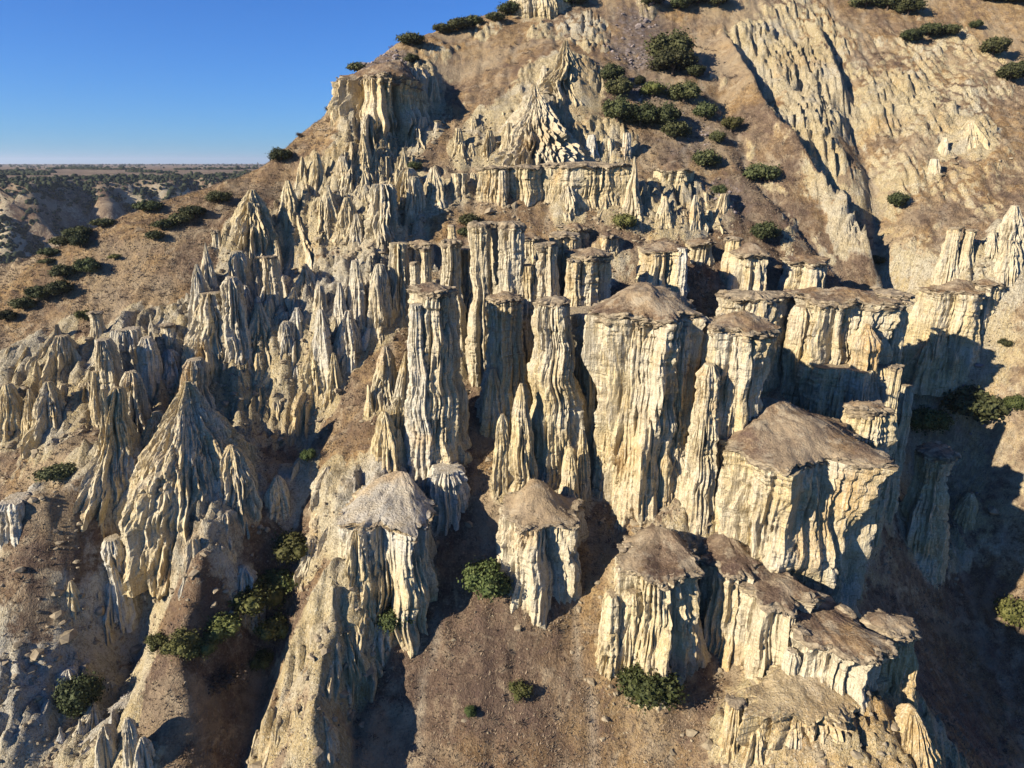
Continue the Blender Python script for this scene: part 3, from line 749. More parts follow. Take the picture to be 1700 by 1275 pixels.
    if peak is None:
        # a bare top: low and uneven
        rows = []
        for i in range(1, 6):
            s_ = i/5*0.97
            p = CV[-1]*(1-s_) + ctop*s_
            p[:, 2] = CV[-1][:, 2]*(1-min(1, s_*1.6)) + ctop[2]*min(1, s_*1.6) + s_*.16*rt_ + .5*fbm(p[:, 0]*.7, p[:, 1]*.7, 0*p[:, 0], 3, 57)*min(1, .3*rt_)
            rows.append(p)
        flat = np.vstack([flat]+rows); Fq = grid_faces(len(rim), nl+5, True)
        flat = np.vstack([flat, rows[-1].mean(0)[None]])
        l0 = (nl+4)*len(rim); jj = np.arange(len(rim))
        ft = np.stack([l0+jj, l0+(jj+1) % len(rim), np.full(len(rim), len(flat)-1)], -1)
    co = obj("caprock", mesh_mixed("caprock", flat-org, Fq, ft, M_CAP if topmat is None else topmat), root)
    if topmat is None and rt_ > .5:
        rg = np.random.default_rng(seed); nb_ = int(np.clip(rt_*5, 5, 26))
        V0, F0 = ICO1; BV = []; BF = []
        for q_ in range(nb_):
            jx = rg.integers(0, len(rim)); rr_b = rg.uniform(.10, .30)*min(1.6, rt_**.6+.25)
            c_ = CV[rg.integers(3, 9)][jx]*1.0
            c_ = c0 + (c_-c0)*rg.uniform(.82, 1.04) if True else c_
            c_[2] = CV[-1][jx, 2] + rg.uniform(-.55, .10)*h
            b_ = V0*(1+.38*rg.uniform(-1, 1, (len(V0), 1)))*rr_b*np.array([rg.uniform(.9, 1.7), rg.uniform(.8, 1.3), rg.uniform(.28, .6)])
            a_ = rg.uniform(0, 3.1); b_ = np.stack([b_[:, 0]*math.cos(a_)-b_[:, 1]*math.sin(a_), b_[:, 0]*math.sin(a_)+b_[:, 1]*math.cos(a_), b_[:, 2]+.25*b_[:, 0]*rg.uniform(-1, 1)], -1)
            BF.append(F0+sum(len(x_) for x_ in BV)); BV.append(b_+c_)
        bo = obj("rim_blocks", mesh("rim_blocks", np.concatenate(BV)-org, np.concatenate(BF), M_CAP, False), root); bo["kind"] = "stuff"
    if peak is not None:
        # turf mound
        rim2 = CV[-1]
        Dp = Da + poff[1]*float(Rr[-1])*dr
        zp = CAM_Z + ray(0, peak)[1]*Dp
        zp = max(ctop[2] + (zp-ctop[2])*(.68 if topmat is None else 1.0), ctop[2]+0.12*float(Rr[-1]))
        apex = np.array([ctop[0]+poff[0]*float(Rr[-1]), ctop[1]+poff[1]*float(Rr[-1])*dr, zp])
        nb = int(np.clip(float(Rr[-1])/0.3, 6, 26)); L = []
        sm = [lowpass(rim2, 7), lowpass(rim2, 4), lowpass(rim2, 2)]
        for i in range(nb+1):
            s_ = i/nb
            w1 = min(1, s_/.12); w2 = min(1, s_/.35)
            base = rim2*(1-w1) + sm[0]*w1
            base = base*(1-w2) + sm[1]*w2
            p = base*(1-s_) + apex*s_
            e = convex*math.sin(s_*math.pi/2) + (1-convex)*s_*s_*(3-2*s_)
            p[:, 2] = base[:, 2]*(1-e) + apex[2]*e
            p[:, 2] += (1.0*fbm(p[:, 0]*.26, p[:, 1]*.26, 0*p[:, 0], 4, 60)*min(1, rt_/3) + .22*fbm(p[:, 0]*1.2, p[:, 1]*1.2, 0*p[:, 0], 2, 64))*min(1, s_*3)*(1-.0*s_) + 0.02
            L.append(p)
        TV = np.stack(L).reshape(-1, 3)
        TF = grid_faces(len(rim2), nb+1, True)
        if topmat is None:
            obj("turf_top", mesh("turf_top", TV-org, TF, M_TURF), root)
            TURF_SPOTS.append((TV, TF))
        else:
            obj("bare_top", mesh("bare_top", TV-org, TF, topmat, True, {"pale": np.full(len(TV), pale), "warm": np.full(len(TV), warm*.6)}), root)
    return root
_SEED = 100
def mesh_mixed(name, V, Q, T, mat, attrs=None):
    """quads and triangles in one mesh"""
    V = np.asarray(V, np.float32)
    me = bpy.data.meshes.new(name)
    me.vertices.add(len(V)); me.vertices.foreach_set("co", V.ravel())
    parts = [np.asarray(Q, np.int32)] + ([np.asarray(T, np.int32)] if T is not None else [])
    idx = np.concatenate([p.ravel() for p in parts])
    tot = np.concatenate([np.full(len(p), p.shape[1], np.int32) for p in parts])
    me.loops.add(len(idx)); me.loops.foreach_set("vertex_index", idx)
    me.polygons.add(len(tot))
    me.polygons.foreach_set("loop_start", np.concatenate([[0], np.cumsum(tot)[:-1]]).astype(np.int32))
    me.polygons.foreach_set("use_smooth", np.full(len(tot), mat is not M_ROCK))
    me.materials.append(mat)
    me.update(calc_edges=True)
    for k, a in (attrs or {}).items():
        at = me.attributes.new(k, 'FLOAT', 'POINT')
        at.data.foreach_set("value", np.asarray(a, np.float32).ravel())
    return me

# ================================================================== the cliffs and towers
def tower(label, u, prof, **k):
    k.setdefault("fl", 0.26); k.setdefault("cap", 0.8); k.setdefault("apron", .6); k.setdefault("lobes", .26)
    k['fl'] *= .52
    return rock("rock_tower", label, "rock tower", u, prof, **k)
def butte(label, u, prof, peak, **k):
    k.setdefault("fl", 0.16); k.setdefault("cap", 0.9); k.setdefault("lobes", .38); k.setdefault("apron", .5); k.setdefault("over", .35)
    k['fl'] *= .52
    return rock("rock_butte", label, "butte", u, prof, peak=peak, **k)
def buttress(label, u, prof, **k):
    k.setdefault("fl", 0.28); k.setdefault("apron", .5); k.setdefault("dr", 1.2)
    k['fl'] *= .52
    return rock("rock_buttress", label, "buttress", u, prof, **k)
def spire(label, u, prof, **k):
    k.setdefault("fl", 0.34); k.setdefault("ridged", True); k.setdefault("fs", 0.6); k.setdefault("lobes", .24)
    k.setdefault("dr", 1.35); k.setdefault("back", 0.55); k.setdefault("rot", 0.5*math.sin(u*1.7))
    return rock("rock_spire", label, "rock spire", u, prof, **k)

# --- centre
tower("tallest free-standing pale tower with a flat dark slab on its head, middle of the cliffs", 917,
      [(503,25),(512,30),(545,30),(600,33),(650,39),(720,44),(780,47),(812,52)], ub=926, cap=1.1, fl=.22, fs=.5)
spire("small fluted spire leaning on the left foot of the tallest tower, outer one", 834, [(690,2),(705,8),(750,13),(822,19)], fl=.3)
spire("fluted spire pressed against the left side of the tallest tower, inner one", 866, [(640,2),(660,9),(700,14),(760,20),(828,25)], fl=.3)
spire("slim rib standing at the right foot of the tallest tower", 947, [(745,3),(760,7),(800,12),(870,17)], D=67.5, fl=.3)
spire("broader rib behind the slim one at the right foot of the tallest tower", 966, [(715,4),(760,11),(850,18),(900,22)], D=69.5, fl=.3)
tower("tall tower with lit grey-white left face and shaded right side, left of the tallest one", 722,
      [(492,36),(510,34),(560,38),(620,44),(700,50),(775,58)], ub=722, cap=1.2, fl=.2, pale=.25, peak=478)
buttress("pale streaked rib on the left edge of the shaded left tower", 691, [(505,10),(520,13),(600,16),(680,22),(760,30)], D=71.5, pale=.7)
spire("thin-tipped spire beside the left tower, with a finger-like point", 672, [(586,1),(602,4),(640,11),(700,18),(748,22)], ub=662)
spire("stubby twin-topped spire alone on the brown slope left of the towers", 638, [(577,4),(592,11),(630,18),(678,25)])
spire("rounded low spire in front of the left tower's foot", 636, [(687,3),(700,11),(740,20),(778,27)], fl=.25)
spire("little companion spire right of the rounded low one", 661, [(715,2),(740,8),(782,14)])
spire("tiny spire stub low on the brown slope left of the towers", 611, [(640,2),(665,5),(695,10)])
tower("slim capped column behind the left tower, outermost of a pair", 688, [(438,8),(447,8),(480,9),(510,11)], D=86, cap=.6, fl=.2, pale=.3)
tower("slim capped column behind the left tower, inner one of a pair", 706, [(415,9),(440,8),(480,9),(510,11)], D=88, cap=.6, fl=.2)
tower("tall flat-topped pale column with a broad shaded right flank", 748, [(404,17),(415,15),(460,15),(520,20),(560,24)], D=86, cap=.9, fl=.15, pale=.3)
buttress("shaded wall set back between the left tower and the bulbous column", 775, [(412,24),(450,26),(560,32),(680,40)], D=88, fl=.2)
tower("small capped stub on the terrace edge above the shaded wall", 750, [(376,8),(384,7),(410,9)], D=95, cap=.5)
tower("weathered column with a bulbous lower half, left of the pale twin", 797, [(376,18),(390,17),(420,14),(445,16),(480,12),(500,14),(545,24)], D=83.5, cap=.9, fl=.2, pale=.3)
tower("dark-topped column behind the bulbous one", 815, [(374,14),(400,13),(460,14),(520,18)], D=87, cap=.9, fl=.2, pale=.3)
tower("pale square column with a thick layered cap above the grassy pedestal", 848, [(378,21),(388,20),(430,21),(470,19),(510,26),(560,30)], D=82.5, cap=1.4, fl=.15, pale=.45)
tower("grass-topped pedestal column in front of the pale square column", 838, [(502,31),(515,28),(560,26),(620,29),(690,40)], D=77.5, peak=480, cap=.8, fl=.22)
buttress("low shaded rib at the foot of the pedestal column", 818, [(612,5),(640,13),(700,22)], D=76, fl=.2)
buttress("shaded right flank of the pedestal column, running down into the recess", 872, [(440,16),(520,22),(600,24),(690,34)], D=82, fl=.2)
tower("capped pale column right of the dark cleft, above the tallest tower", 908, [(408,19),(420,17),(450,19),(505,24)], D=82.5, cap=.9, fl=.2, pale=.4)
tower("wide dark-capped stub behind the column above the tallest tower", 938, [(392,24),(402,22),(470,24)], D=87, cap=1.0, fl=.2)
butte("three-ribbed block with an overhanging brown cap, right above the tallest tower", 978, [(428,36),(436,32),(470,32),(520,38)], peak=404, D=83, cap=.9, fl=.28, fs=.8)
tower("narrow rib at the left corner of the three-ribbed block", 953, [(434,12),(450,11),(520,16)], D=81.5, cap=.4, fl=.2)
buttress("deep shaded wall filling the recess right of the tallest tower", 985, [(515,46),(540,44),(700,48),(850,58)], D=76, fl=.26, fs=.8)
buttress("slim shaded rib in the recess right of the tallest tower", 985, [(540,5),(600,8),(840,12)], D=73.5, fl=.2)
buttress("lit round column at the left corner of the brown-domed cliff", 1022, [(512,20),(530,19),(550,22),(580,19),(700,22),(860,30)], D=70.3, fl=.2)
butte("broad cliff under a large dome of brown grass, middle of the towers", 1080, [(528,82),(540,76),(700,72),(890,84)], peak=455, D=67.8, cap=1.0, fl=.18, fs=.6, dr=1.0, poff=(-.08,.2), convex=.85, box=3, rot=-.12)
buttress("wide flat lit face in the centre of the brown-domed cliff", 1092, [(548,30),(570,34),(700,36),(878,46)], D=66.6, fl=.17, fs=.7, pale=.35)
buttress("round lit rib left of centre on the brown-domed cliff", 1056, [(545,14),(600,16),(700,17),(868,24)], D=67.2, fl=.2)
buttress("dark-headed rib at the right corner of the brown-domed cliff", 1133, [(540,10),(552,16),(575,13),(640,17),(720,20),(890,24)], D=67, fl=.25)
buttress("leaning pinnacle against the foot of the brown-domed cliff", 1106, [(755,3),(770,12),(800,10),(890,20)], D=65.2, fl=.2)
buttress("wall set back in the crack between the brown-domed cliff and the ribbed block", 1160, [(540,44),(552,40),(700,44),(900,56)], D=69, fl=.24)
buttress("wall set back between the white-crowned pillar and the butte", 1200, [(660,30),(700,34),(920,44)], D=66.3, fl=.24)
butte("narrow ribbed block with a flat overhanging cap, right of the brown-domed cliff", 1224, [(550,52),(560,46),(640,44),(760,46),(900,48)], peak=508, D=65.8, cap=1.0, fl=.2, fs=.8, box=3, rot=-.15)
buttress("knobbly rib on the left of the flat-capped ribbed block", 1192, [(556,13),(600,14),(640,12),(700,16),(900,22)], D=65.2, fl=.25)
buttress("knobbly grey rib on the right of the flat-capped ribbed block", 1256, [(572,14),(600,16),(640,17),(665,14),(760,22),(860,24)], D=65.0, fl=.28, pale=.5)
buttress("middle rib of the flat-capped ribbed block", 1224, [(570,14),(640,15),(740,18),(880,22)], D=64.9, fl=.25, pale=.3)
buttress("round-headed pillar with a white crown in front of the ribbed block", 1178, [(604,5),(611,15),(628,21),(645,21),(660,18),(720,22),(790,27),(905,34)], D=63.6, fl=.2, pale=.25)
butte("broad butte with a wide sloping brown lawn, right of the pillars", 1306, [(752,108),(762,98),(850,95),(1000,102)], peak=644, D=61.3, cap=.7, fl=.13, fs=.7, dr=1.0, poff=(-.3,.45), convex=.5, box=3.5, rot=-.14)
for i, (uu, hh, ww, lab) in enumerate([(1208,778,14,"leftmost"),(1243,796,13,"hooded"),(1276,772,16,"third from left"),(1312,770,17,"middle"),(1346,774,16,"fourth from left"),(1376,786,13,"corner")]):
    buttress(lab + " lit rib on the front of the butte with the sloping lawn", uu, [(hh,ww*.6),(hh+14,ww*.9),(870,ww),(930,ww*1.1),(985,ww*1.35)], D=61.6+0.4*abs(i-2.5), fl=.2)
buttress("white sunlit pinnacle standing out of the shade beside the butte", 1418, [(788,3),(797,9),(840,10),(900,14),(1010,22)], D=63.4, fl=.2, pale=.6)
buttress("small shaded pinnacle in the corner left of the white one", 1394, [(890,3),(910,8),(1000,16)], D=62.8, fl=.2)
tower("bulging brown-topped pillar like a raised fist, right end of the butte", 1440, [(690,28),(715,35),(742,33),(765,25),(800,27),(1020,36)], D=67.0, peak=680, cap=1.3, fl=.2)
tower("thin shaded tower with a small knob on top, right edge of the cliffs", 1486, [(612,9),(622,11),(645,9),(700,12),(712,20),(728,17),(850,19),(1040,24)], D=74, cap=.7, fl=.18)
buttress("dark flank behind the thin knob-topped tower", 1506, [(640,9),(700,13),(900,16),(1020,22)], D=77, fl=.2)
butte("large flat-topped block with orange ledges, behind the butte", 1392, [(502,80),(512,74),(560,72),(730,84)], peak=474, D=81, cap=.9, fl=.18, fs=.6, dr=.65, poff=(-.1,.3), box=3.5, rot=-.1)
for uu, w, lab in [(1332,18,"left"),(1368,15,"second"),(1398,17,"third")]:
    buttress(lab + " lit rib on the front of the flat-topped block", uu, [(508,w*.6),(520,w),(600,w*1.05),(720,w*1.4)], D=81.2, fl=.24, warm=.2)
buttress("orange beak of rock jutting from the flat-topped block", 1440, [(538,3),(552,12),(572,25),(590,19),(650,24)], D=77.5, warm=1.0, fl=.3, fs=.9)
buttress("shaded right corner of the flat-topped block", 1478, [(490,24),(520,26),(600,30),(820,38)], D=81.5, fl=.2, cap=.9)
buttress("shaded lower wall below the orange beak", 1404, [(596,66),(640,72),(780,84)], D=77.5, fl=.16, fs=.7)
buttress("long shaded bedded wall behind the ribbed block", 1252, [(492,58),(505,56),(680,64)], D=83, fl=.12, bedk=1.6, cap=.7, dr=.5)
butte("small grass-topped block alone on the ledge before the spur", 1335, [(436,34),(444,30),(485,33)], peak=422, cap=.6, fl=.2, fs=.7, D=94)
butte("cracked double block left of the small grass-topped one", 1246, [(422,26),(430,23),(478,28)], peak=398, cap=.6, fl=.25, fs=.7, D=93)
tower("little dark-capped knob above the cracked double block", 1218, [(396,13),(404,11),(430,16)], D=97, cap=.5)
butte("low block with a crusty rim and a white right corner, above the brown dome", 1102, [(417,40),(426,35),(475,40)], peak=398, cap=.6, fl=.2, fs=.7, D=90)
buttress("white corner pillar of the low crusty block", 1132, [(412,8),(424,11),(475,14)], D=89, pale=.9)
for uu, vt_, w in [(880,388,20),(952,372,24),(1010,384,16),(1162,395,20),(700,398,20),(665,404,16)]:
    butte({880:"low brown-crusted hump left of the cleft terrace",952:"brown-crusted hump above the wide dark-capped stub",1010:"small hump beside the round terrace bush",1162:"crusted hump at the right of the white-cornered block",700:"crusted hump above the slim pair of columns",665:"leftmost crusted hump at the end of the terrace"}[uu], uu,
          [(vt_+10,w),(vt_+14,w*.9),(vt_+44,w*1.1)], peak=vt_-4, cap=.5, fl=.25, fs=.8)

# --- lower right
butte("lower bastion with a brown saddle of grass on top, below the pillars", 1086, [(953,56),(962,52),(1040,60),(1118,74)], peak=868, cap=.6, fl=.2, fs=.7, dr=1.35, poff=(.3,.65), convex=.6, rot=-.25, box=3)
for uu, tp, w, lab in [(1018,985,17,"left"),(1050,978,17,"second"),(1085,968,15,"third"),(1120,972,15,"right")]:
    buttress(lab + " fluted rib on the front of the lower bastion", uu, [(tp,w*.6),(tp+12,w),(1060,w*1.15),(1122,w*1.5)], D=54.4, fl=.26)
butte("dome of dark grass on a ribbed face, right of the lower bastion", 1212, [(950,46),(958,42),(1045,48)], peak=884, cap=.6, fl=.22, fs=.7, D=56.5, dr=1.3, poff=(.1,.6), convex=.6)
butte("upper half of the brown-capped ridge that steps down to the right", 1272, [(996,44),(1004,42),(1100,50)], peak=930, cap=.7, fl=.22, fs=.8, D=53.5, pale=.3, dr=1.5, rot=.5, poff=(0,.6), convex=.8, box=3)
butte("lower half of the brown-capped ridge, with a white bed under its cap", 1362, [(1068,58),(1076,52),(1120,48),(1175,60)], peak=990, cap=.7, fl=.24, fs=.8, D=49.3, pale=.4, dr=1.5, rot=.5, poff=(-.2,.6), convex=.8, box=3)
for uu, w, lab in [(1316,13,"left"),(1352,12,"middle"),(1386,14,"right")]:
    buttress(lab + " white-topped rib under the lower ridge cap", uu, [(1080,w*.6),(1090,w),(1130,w*.9),(1190,w*1.5)], D=49.4, fl=.3, pale=.5)
tower("mushroom-capped tower at the end of the lower right ridge", 1474, [(1058,38),(1066,34),(1095,38),(1120,36),(1190,46)], peak=1018, cap=1.2, fl=.28, fs=.8, D=50.5, warm=.5)
buttress("ochre shoulder on the right of the mushroom-capped tower", 1508, [(1080,8),(1100,16),(1150,20),(1215,30)], D=50, warm=.6, fl=.25)
tower("small block-headed pillar low on the grass right of the dark bush", 1222, [(1166,14),(1174,12),(1200,15),(1260,22)], cap=.5, fl=.2, warm=.3)
butte("long ochre wall with a sloping pale ledge, bottom right corner of the hill", 1345, [(1178,128),(1192,124),(1240,132),(1330,150)], peak=1138, D=46.6, dr=.55, rot=.25, cap=.7, fl=.42, fs=.32, rough=1.5, bedk=1.6, lobes=.4, warm=.45, topmat=M_ROCK, poff=(-.1,.5), convex=.7)
for uu, tp, w, lab in [(1256,1196,22,"pale fluted"),(1318,1186,26,"dusty round"),(1392,1200,28,"ochre"),(1452,1190,32,"deep orange")]:
    rock("rock_buttress", lab + " bulge on the long ochre wall, bottom right", "buttress", uu, [(tp,w*.25),(tp+10,w*.7),(tp+34,w*.9),(1250,w*1.0),(1330,w*1.5)], D=45.6-(.8 if uu > 1350 else 0), fl=.16, fs=.45, rough=1.5, dr=1.2, lobes=.4, bedk=1.6, warm=.2 if uu < 1350 else 1.0)
spire("rusty outer rib running down into the gully, bottom right corner", 1530, [(1196,3),(1215,12),(1250,24),(1330,44)], warm=.9, back=.9, dr=1.8)

# --- left of centre
rock("rock_dome", "white bell-shaped dome of rock on a fluted tan drum, left of the grassy gully", "rock dome", 646,
     [(874,76),(882,71),(930,69),(1000,78)], peak=784, poff=(.12,.9), topmat=M_ROCK, cap=.5, convex=.9, fl=.22, fs=.7, lobes=.3, dr=1.15, pale=.8, over=.05)
buttress("pale ledge between the white dome and the left tower", 742, [(776,22),(790,32),(870,36)], pale=.8, fl=.2)
spire("lit knife edge on the face of the white dome's drum", 590, [(885,5),(910,14),(960,22),(1010,30)])
butte("wedge of brown turf on a white bedded ledge, before the tallest tower", 894, [(868,64),(876,61),(905,63),(975,70)], peak=786, cap=.4, fl=.16, fs=.8, dr=1.0, poff=(-.08,.5), convex=.2, pale=.4, box=3, rot=-.1)
buttress("dark-headed knob on the left corner of the white bedded ledge", 866, [(876,9),(886,14),(900,13),(925,16),(975,26)], D=62, fl=.2)
rock("boulder", "round brown boulder lodged in the gully beside the left tower", "boulder", 774, [(751,4),(755,9),(765,11),(775,8)], fl=.15, sink=.2, ds=.12)

butte("summit crag of brown boulders with a sheer left edge on the skyline", 628, [(134,62),(141,58),(160,60),(192,72)], peak=88, cap=1.4, fl=.6, fs=.4, dr=.9, box=3, poff=(.5,.4), warm=.3, convex=.7)
buttress("banded cliff on the top edge of the picture", 895, [(-12,38),(0,42),(30,46)], fl=.25, cap=.8, dr=.7)
# --- the knob on the left
spire("large fan-shaped spire with deep flutes on the left knob", 300, [(640,3),(660,13),(700,34),(740,60),(790,88),(835,100)], ub=314, fl=.20, fs=.55, lobes=.22, dr=1.1, back=.3)
spire("tall blunt spire at the left end of the left knob", 183, [(650,5),(658,11),(690,15),(740,24),(800,42),(830,50)], ub=188, fl=.26)
spire("sharp middle spire joining the two big ones on the left knob", 250, [(690,4),(720,16),(770,32),(818,46)])
spire("finger-thin spire behind the blunt one on the left knob", 166, [(648,2),(660,4),(720,8),(780,14)], fl=.2)
buttress("grey dome-headed rock like a helmet above the fan-shaped spire", 323, [(596,8),(602,17),(622,20),(630,22),(638,18),(648,22),(700,38),(760,60)], ub=330, fl=.1, pale=.5, D=77)
spire("right shoulder spire of the left knob in half shade", 378, [(745,3),(760,16),(800,30),(842,38)])
buttress("bedded drum of rock under the left knob", 334, [(828,60),(838,78),(852,72),(880,70),(934,74)], D=66.0, fl=.2, fs=.6, dr=.9, lobes=.25, cap=.4)
spire("little white cone on the path beside the left knob", 122, [(823,2),(835,8),(856,16)], pale=.5)
buttress("white-topped block at the left edge below the dark shrub", 24, [(828,20),(838,26),(860,26),(900,30)], pale=.8, fl=.2)
buttress("white-crusted snout of rock under the brown ridge", 186, [(893,10),(903,18),(925,19),(945,14),(1000,18)], pale=.8, fl=.2)
spire("small lit fin in the shaded hollow below the brown ridge", 114, [(968,2),(990,7),(1025,13)])
spire("brown-flecked pinnacle in the shaded ravine right of the left knob", 457, [(793,3),(812,12),(855,20)])
spire("grey fluted cone beside the shaded ravine, above the green shrubs", 400, [(945,4),(960,14),(1000,24)], pale=.7)
for uu, tp, w, lab in [(168,1210,14,"blunt grey pinnacle"),(207,1198,12,"pointed pale pinnacle"),(232,1230,12,"low pale pinnacle")]:
    spire(lab + " at the bottom edge left of the ravine", uu, [(tp,3),(tp+20,w*.8),(1300,w*1.5)], pale=.5)

# --- the field of spires, larger ones
SP = [
 ("tall fluted cliff prow below the skyline bush", 412, [(316,4),(334,16),(370,32),(428,44)], 0),
 ("pin-headed spire with a thin neck in the left field", 338, [(404,1),(424,4),(448,10),(495,18)], .4),
 ("grey shouldered spire below the pin-headed one", 322, [(440,2),(460,8),(500,14),(562,24)], .6),
 ("stout grey spire with a blunt brown head", 390, [(418,7),(430,13),(470,18),(495,24)], .3),
 ("round-shouldered spire like a hooded figure", 378, [(462,8),(474,16),(540,22),(604,30)], .5),
 ("thin white needle right of the hooded spire", 425, [(460,1),(485,5),(515,11)], .6),
 ("broad lit spire below the hooded one", 342, [(488,14),(530,26),(605,38)], .2),
 ("wide lit fin right of the hooded spire", 425, [(505,4),(540,18),(600,30)], .1),
 ("blocky pillar at the left of the field", 206, [(548,14),(558,17),(600,18),(645,23)], .6),
 ("lit pillar with a rounded white head", 238, [(562,7),(574,15),(610,18),(660,21)], .6),
 ("squat white boulder-headed pillar", 278, [(584,6),(594,14),(618,18),(640,20)], .9),
 ("brown-shouldered pillar near the left edge of the field", 164, [(566,10),(580,16),(620,20),(695,26)], .3),
 ("lit lone spire on the brown patch at far left", 73, [(637,4),(660,14),(700,22),(735,28)], 0),
 ("spire cut by the left edge of the field", 6, [(640,5),(670,12),(725,20)], 0),
 ("narrow fin between the two far-left spires", 44, [(648,2),(690,10),(735,16)], 0),
 ("pale double pillar behind the blunt spire", 212, [(620,7),(636,14),(680,18),(725,24)], .4),
 ("dark thin pillar behind the blunt spire", 155, [(618,5),(660,10),(705,15)], .1),
 ("blunt shaded rib at the far left slope", 95, [(560,8),(590,20),(640,30)], .2),
 ("white-shouldered spire on the right half of the field", 490, [(513,3),(535,11),(602,22)], .8),
 ("white-shouldered spire with a flat band, beside its twin", 530, [(516,4),(545,12),(560,13),(655,22)], .7),
 ("grey twin spire at the right of the field", 576, [(518,4),(555,14),(615,22)], .7),
 ("thin dark spire at the edge of the brown slope", 551, [(588,2),(620,9),(675,19)], 0),
 ("ragged lit fin low in the field", 520, [(575,4),(610,16),(670,26)], 0),
 ("pitted spire beside the brown slope", 628, [(440,6),(465,14),(510,18),(560,21)], .3),
 ("grey slab-like spire left of the pitted one", 588, [(434,6),(470,11),(565,18)], .6),
 ("brown-headed spire right of the pitted one", 660, [(404,12),(430,14),(480,16),(532,19)], .2),
 ("long leaning spire in the grey amphitheatre", 562, [(470,3),(500,8),(560,15)], .7),
 ("small spire on the rim of the dark hollow", 455, [(400,3),(430,10),(470,16)], 0),
 ("jagged spire on the upper rim, first from the skyline bush", 500, [(260,2),(278,6),(312,13)], 0),
 ("jagged spire on the upper rim, second from the skyline bush", 524, [(254,3),(290,10),(325,17)], 0),
 ("pale spire right under the skyline bush", 474, [(300,3),(330,12),(400,24)], 0),
 ("steep fluted spire in the middle of the upper rocks", 600, [(222,2),(248,9),(298,23)], 0),
 ("wide spire left of the steep fluted one", 566, [(260,5),(296,15),(334,25)], 0),
 ("pale knife-like spire in the upper rocks", 541, [(308,3),(335,10),(382,20)], .2),
 ("lit wedge spire below the upper rocks", 575, [(328,4),(360,14),(404,24)], .1),
 ("small grey-tipped spire at the foot of the upper rocks", 590, [(356,4),(380,10),(414,17)], .5),
 ("blunt fluted block beside the small terrace bush", 632, [(306,15),(314,20),(350,24),(414,36)], .4),
 ("pale pillar at the left end of the cliff band", 686, [(293,7),(318,12),(364,18)], .3),
 ("pointed pale block on the cliff band", 718, [(278,3),(296,12),(345,22)], .2),
 ("weathered stump right of the pointed block", 762, [(288,12),(308,12),(342,17)], .2),
 ("white fluted crag under the dark crag bush", 690, [(113,12),(128,20),(158,16),(188,22)], .7),
 ("slim fluted rib right of the white crag", 718, [(126,4),(150,8),(184,13)], .3),
 ("narrow tooth in the shaded bowl under the white crag", 664, [(150,3),(175,9),(205,16)], .2),
 ("great fluted pyramid in the upper middle of the hill", 888, [(136,3),(150,9),(180,25),(215,47),(250,66),(274,76)], .35),
 ("high pointed crag above the great pyramid", 941, [(64,2),(80,9),(110,25),(150,43),(168,50)], .1),
 ("pale tooth between the high crag and the great pyramid", 903, [(108,2),(130,8),(152,15)], .4),
 ("smooth tooth on the ridge left of the great pyramid", 812, [(216,3),(240,10),(268,17)], .1),
 ("rounded tooth nearest the great pyramid's left foot", 846, [(204,4),(240,12),(268,19)], .2),
 ("low tooth at the far left of the pyramid ridge", 783, [(238,3),(252,8),(272,13)], .1),
 ("ribbed outcrop in the grass strip left of the pyramid", 760, [(213,4),(235,10),(260,15)], .1),
 ("upper ribbed outcrop in the grass strip left of the pyramid", 785, [(193,4),(212,9),(228,13)], .1),
 ("tall needle spire rising through the terrace right of the pyramid", 1055, [(260,1),(290,5),(330,12),(378,22)], .3),
 ("fan of flutes below the terrace, left of the needle", 944, [(288,3),(320,14),(368,28)], .3),
 ("lit fin at the right end of the terrace spires", 1156, [(324,2),(350,7),(388,15)], .1),
 ("pale fin in the middle of the terrace spires", 1105, [(326,3),(350,10),(385,17)], .1),
 ("white-headed block on the pyramid's right ledge", 984, [(224,5),(238,9),(264,12)], .9),
 ("white post at the right end of the pyramid's ledge", 1041, [(221,5),(235,6),(262,8)], .9),
 ("grey block between the white ones on the pyramid's ledge", 1012, [(230,8),(245,11),(264,13)], .4),
 ("lone cone on the right-hand slope", 1616, [(199,2),(225,14),(257,25)], 0),
 ("small white block perched on the right-hand slope", 1553, [(264,5),(274,7),(292,9)], .4),
 ("twin tooth left of the lone cone", 1572, [(228,3),(245,6),(262,9)], .2),
 ("fluted crag at the right edge of the picture", 1692, [(342,4),(370,14),(400,20),(442,26)], .4),
 ("lower fluted crag at the right edge", 1655, [(382,3),(405,11),(442,18)], .4),
 ("pale crag half hidden at the far right", 1680, [(400,10),(430,18),(475,26)], .3),
]
for lab, uu, pf, pl in SP:
    k = {}
    if "pyramid in the" in lab: k = dict(fs=.55, fl=.30)
    if "high pointed" in lab: k = dict(fs=.45, fl=.34)
    spire(lab, uu, pf, pale=pl, **k)
for uu, vt_, w, h, lab in [(158,520,10,52,"dark-capped stump beside the left field shrub"),(447,428,12,86,"brown-capped pillar on the rim of the dark hollow"),(358,385,8,32,"tiny capped post on the brown slope above the field"),(280,540,11,50,"capped stump in the middle of the left field")]:
    tower(lab, uu, [(vt_,w),(vt_+8,w*.85),(vt_+h,w*1.35)], cap=.5, fl=.2, pale=.3)
tower("left of the two capped pillars standing on the right-hand shelf", 1586, [(380,10),(388,9),(430,13),(456,19)], cap=.5, fl=.35, pale=.3)
tower("right of the two capped pillars standing on the right-hand shelf", 1612, [(384,9),(392,8),(430,12),(454,17)], cap=.5, fl=.35, pale=.2)
butte("broad grass-topped bastion below the two capped pillars", 1588, [(488,52),(498,48),(560,50),(604,54)], peak=462, cap=.7, fl=.2, fs=.5, dr=.7, poff=(.3,.5), lobes=.35)
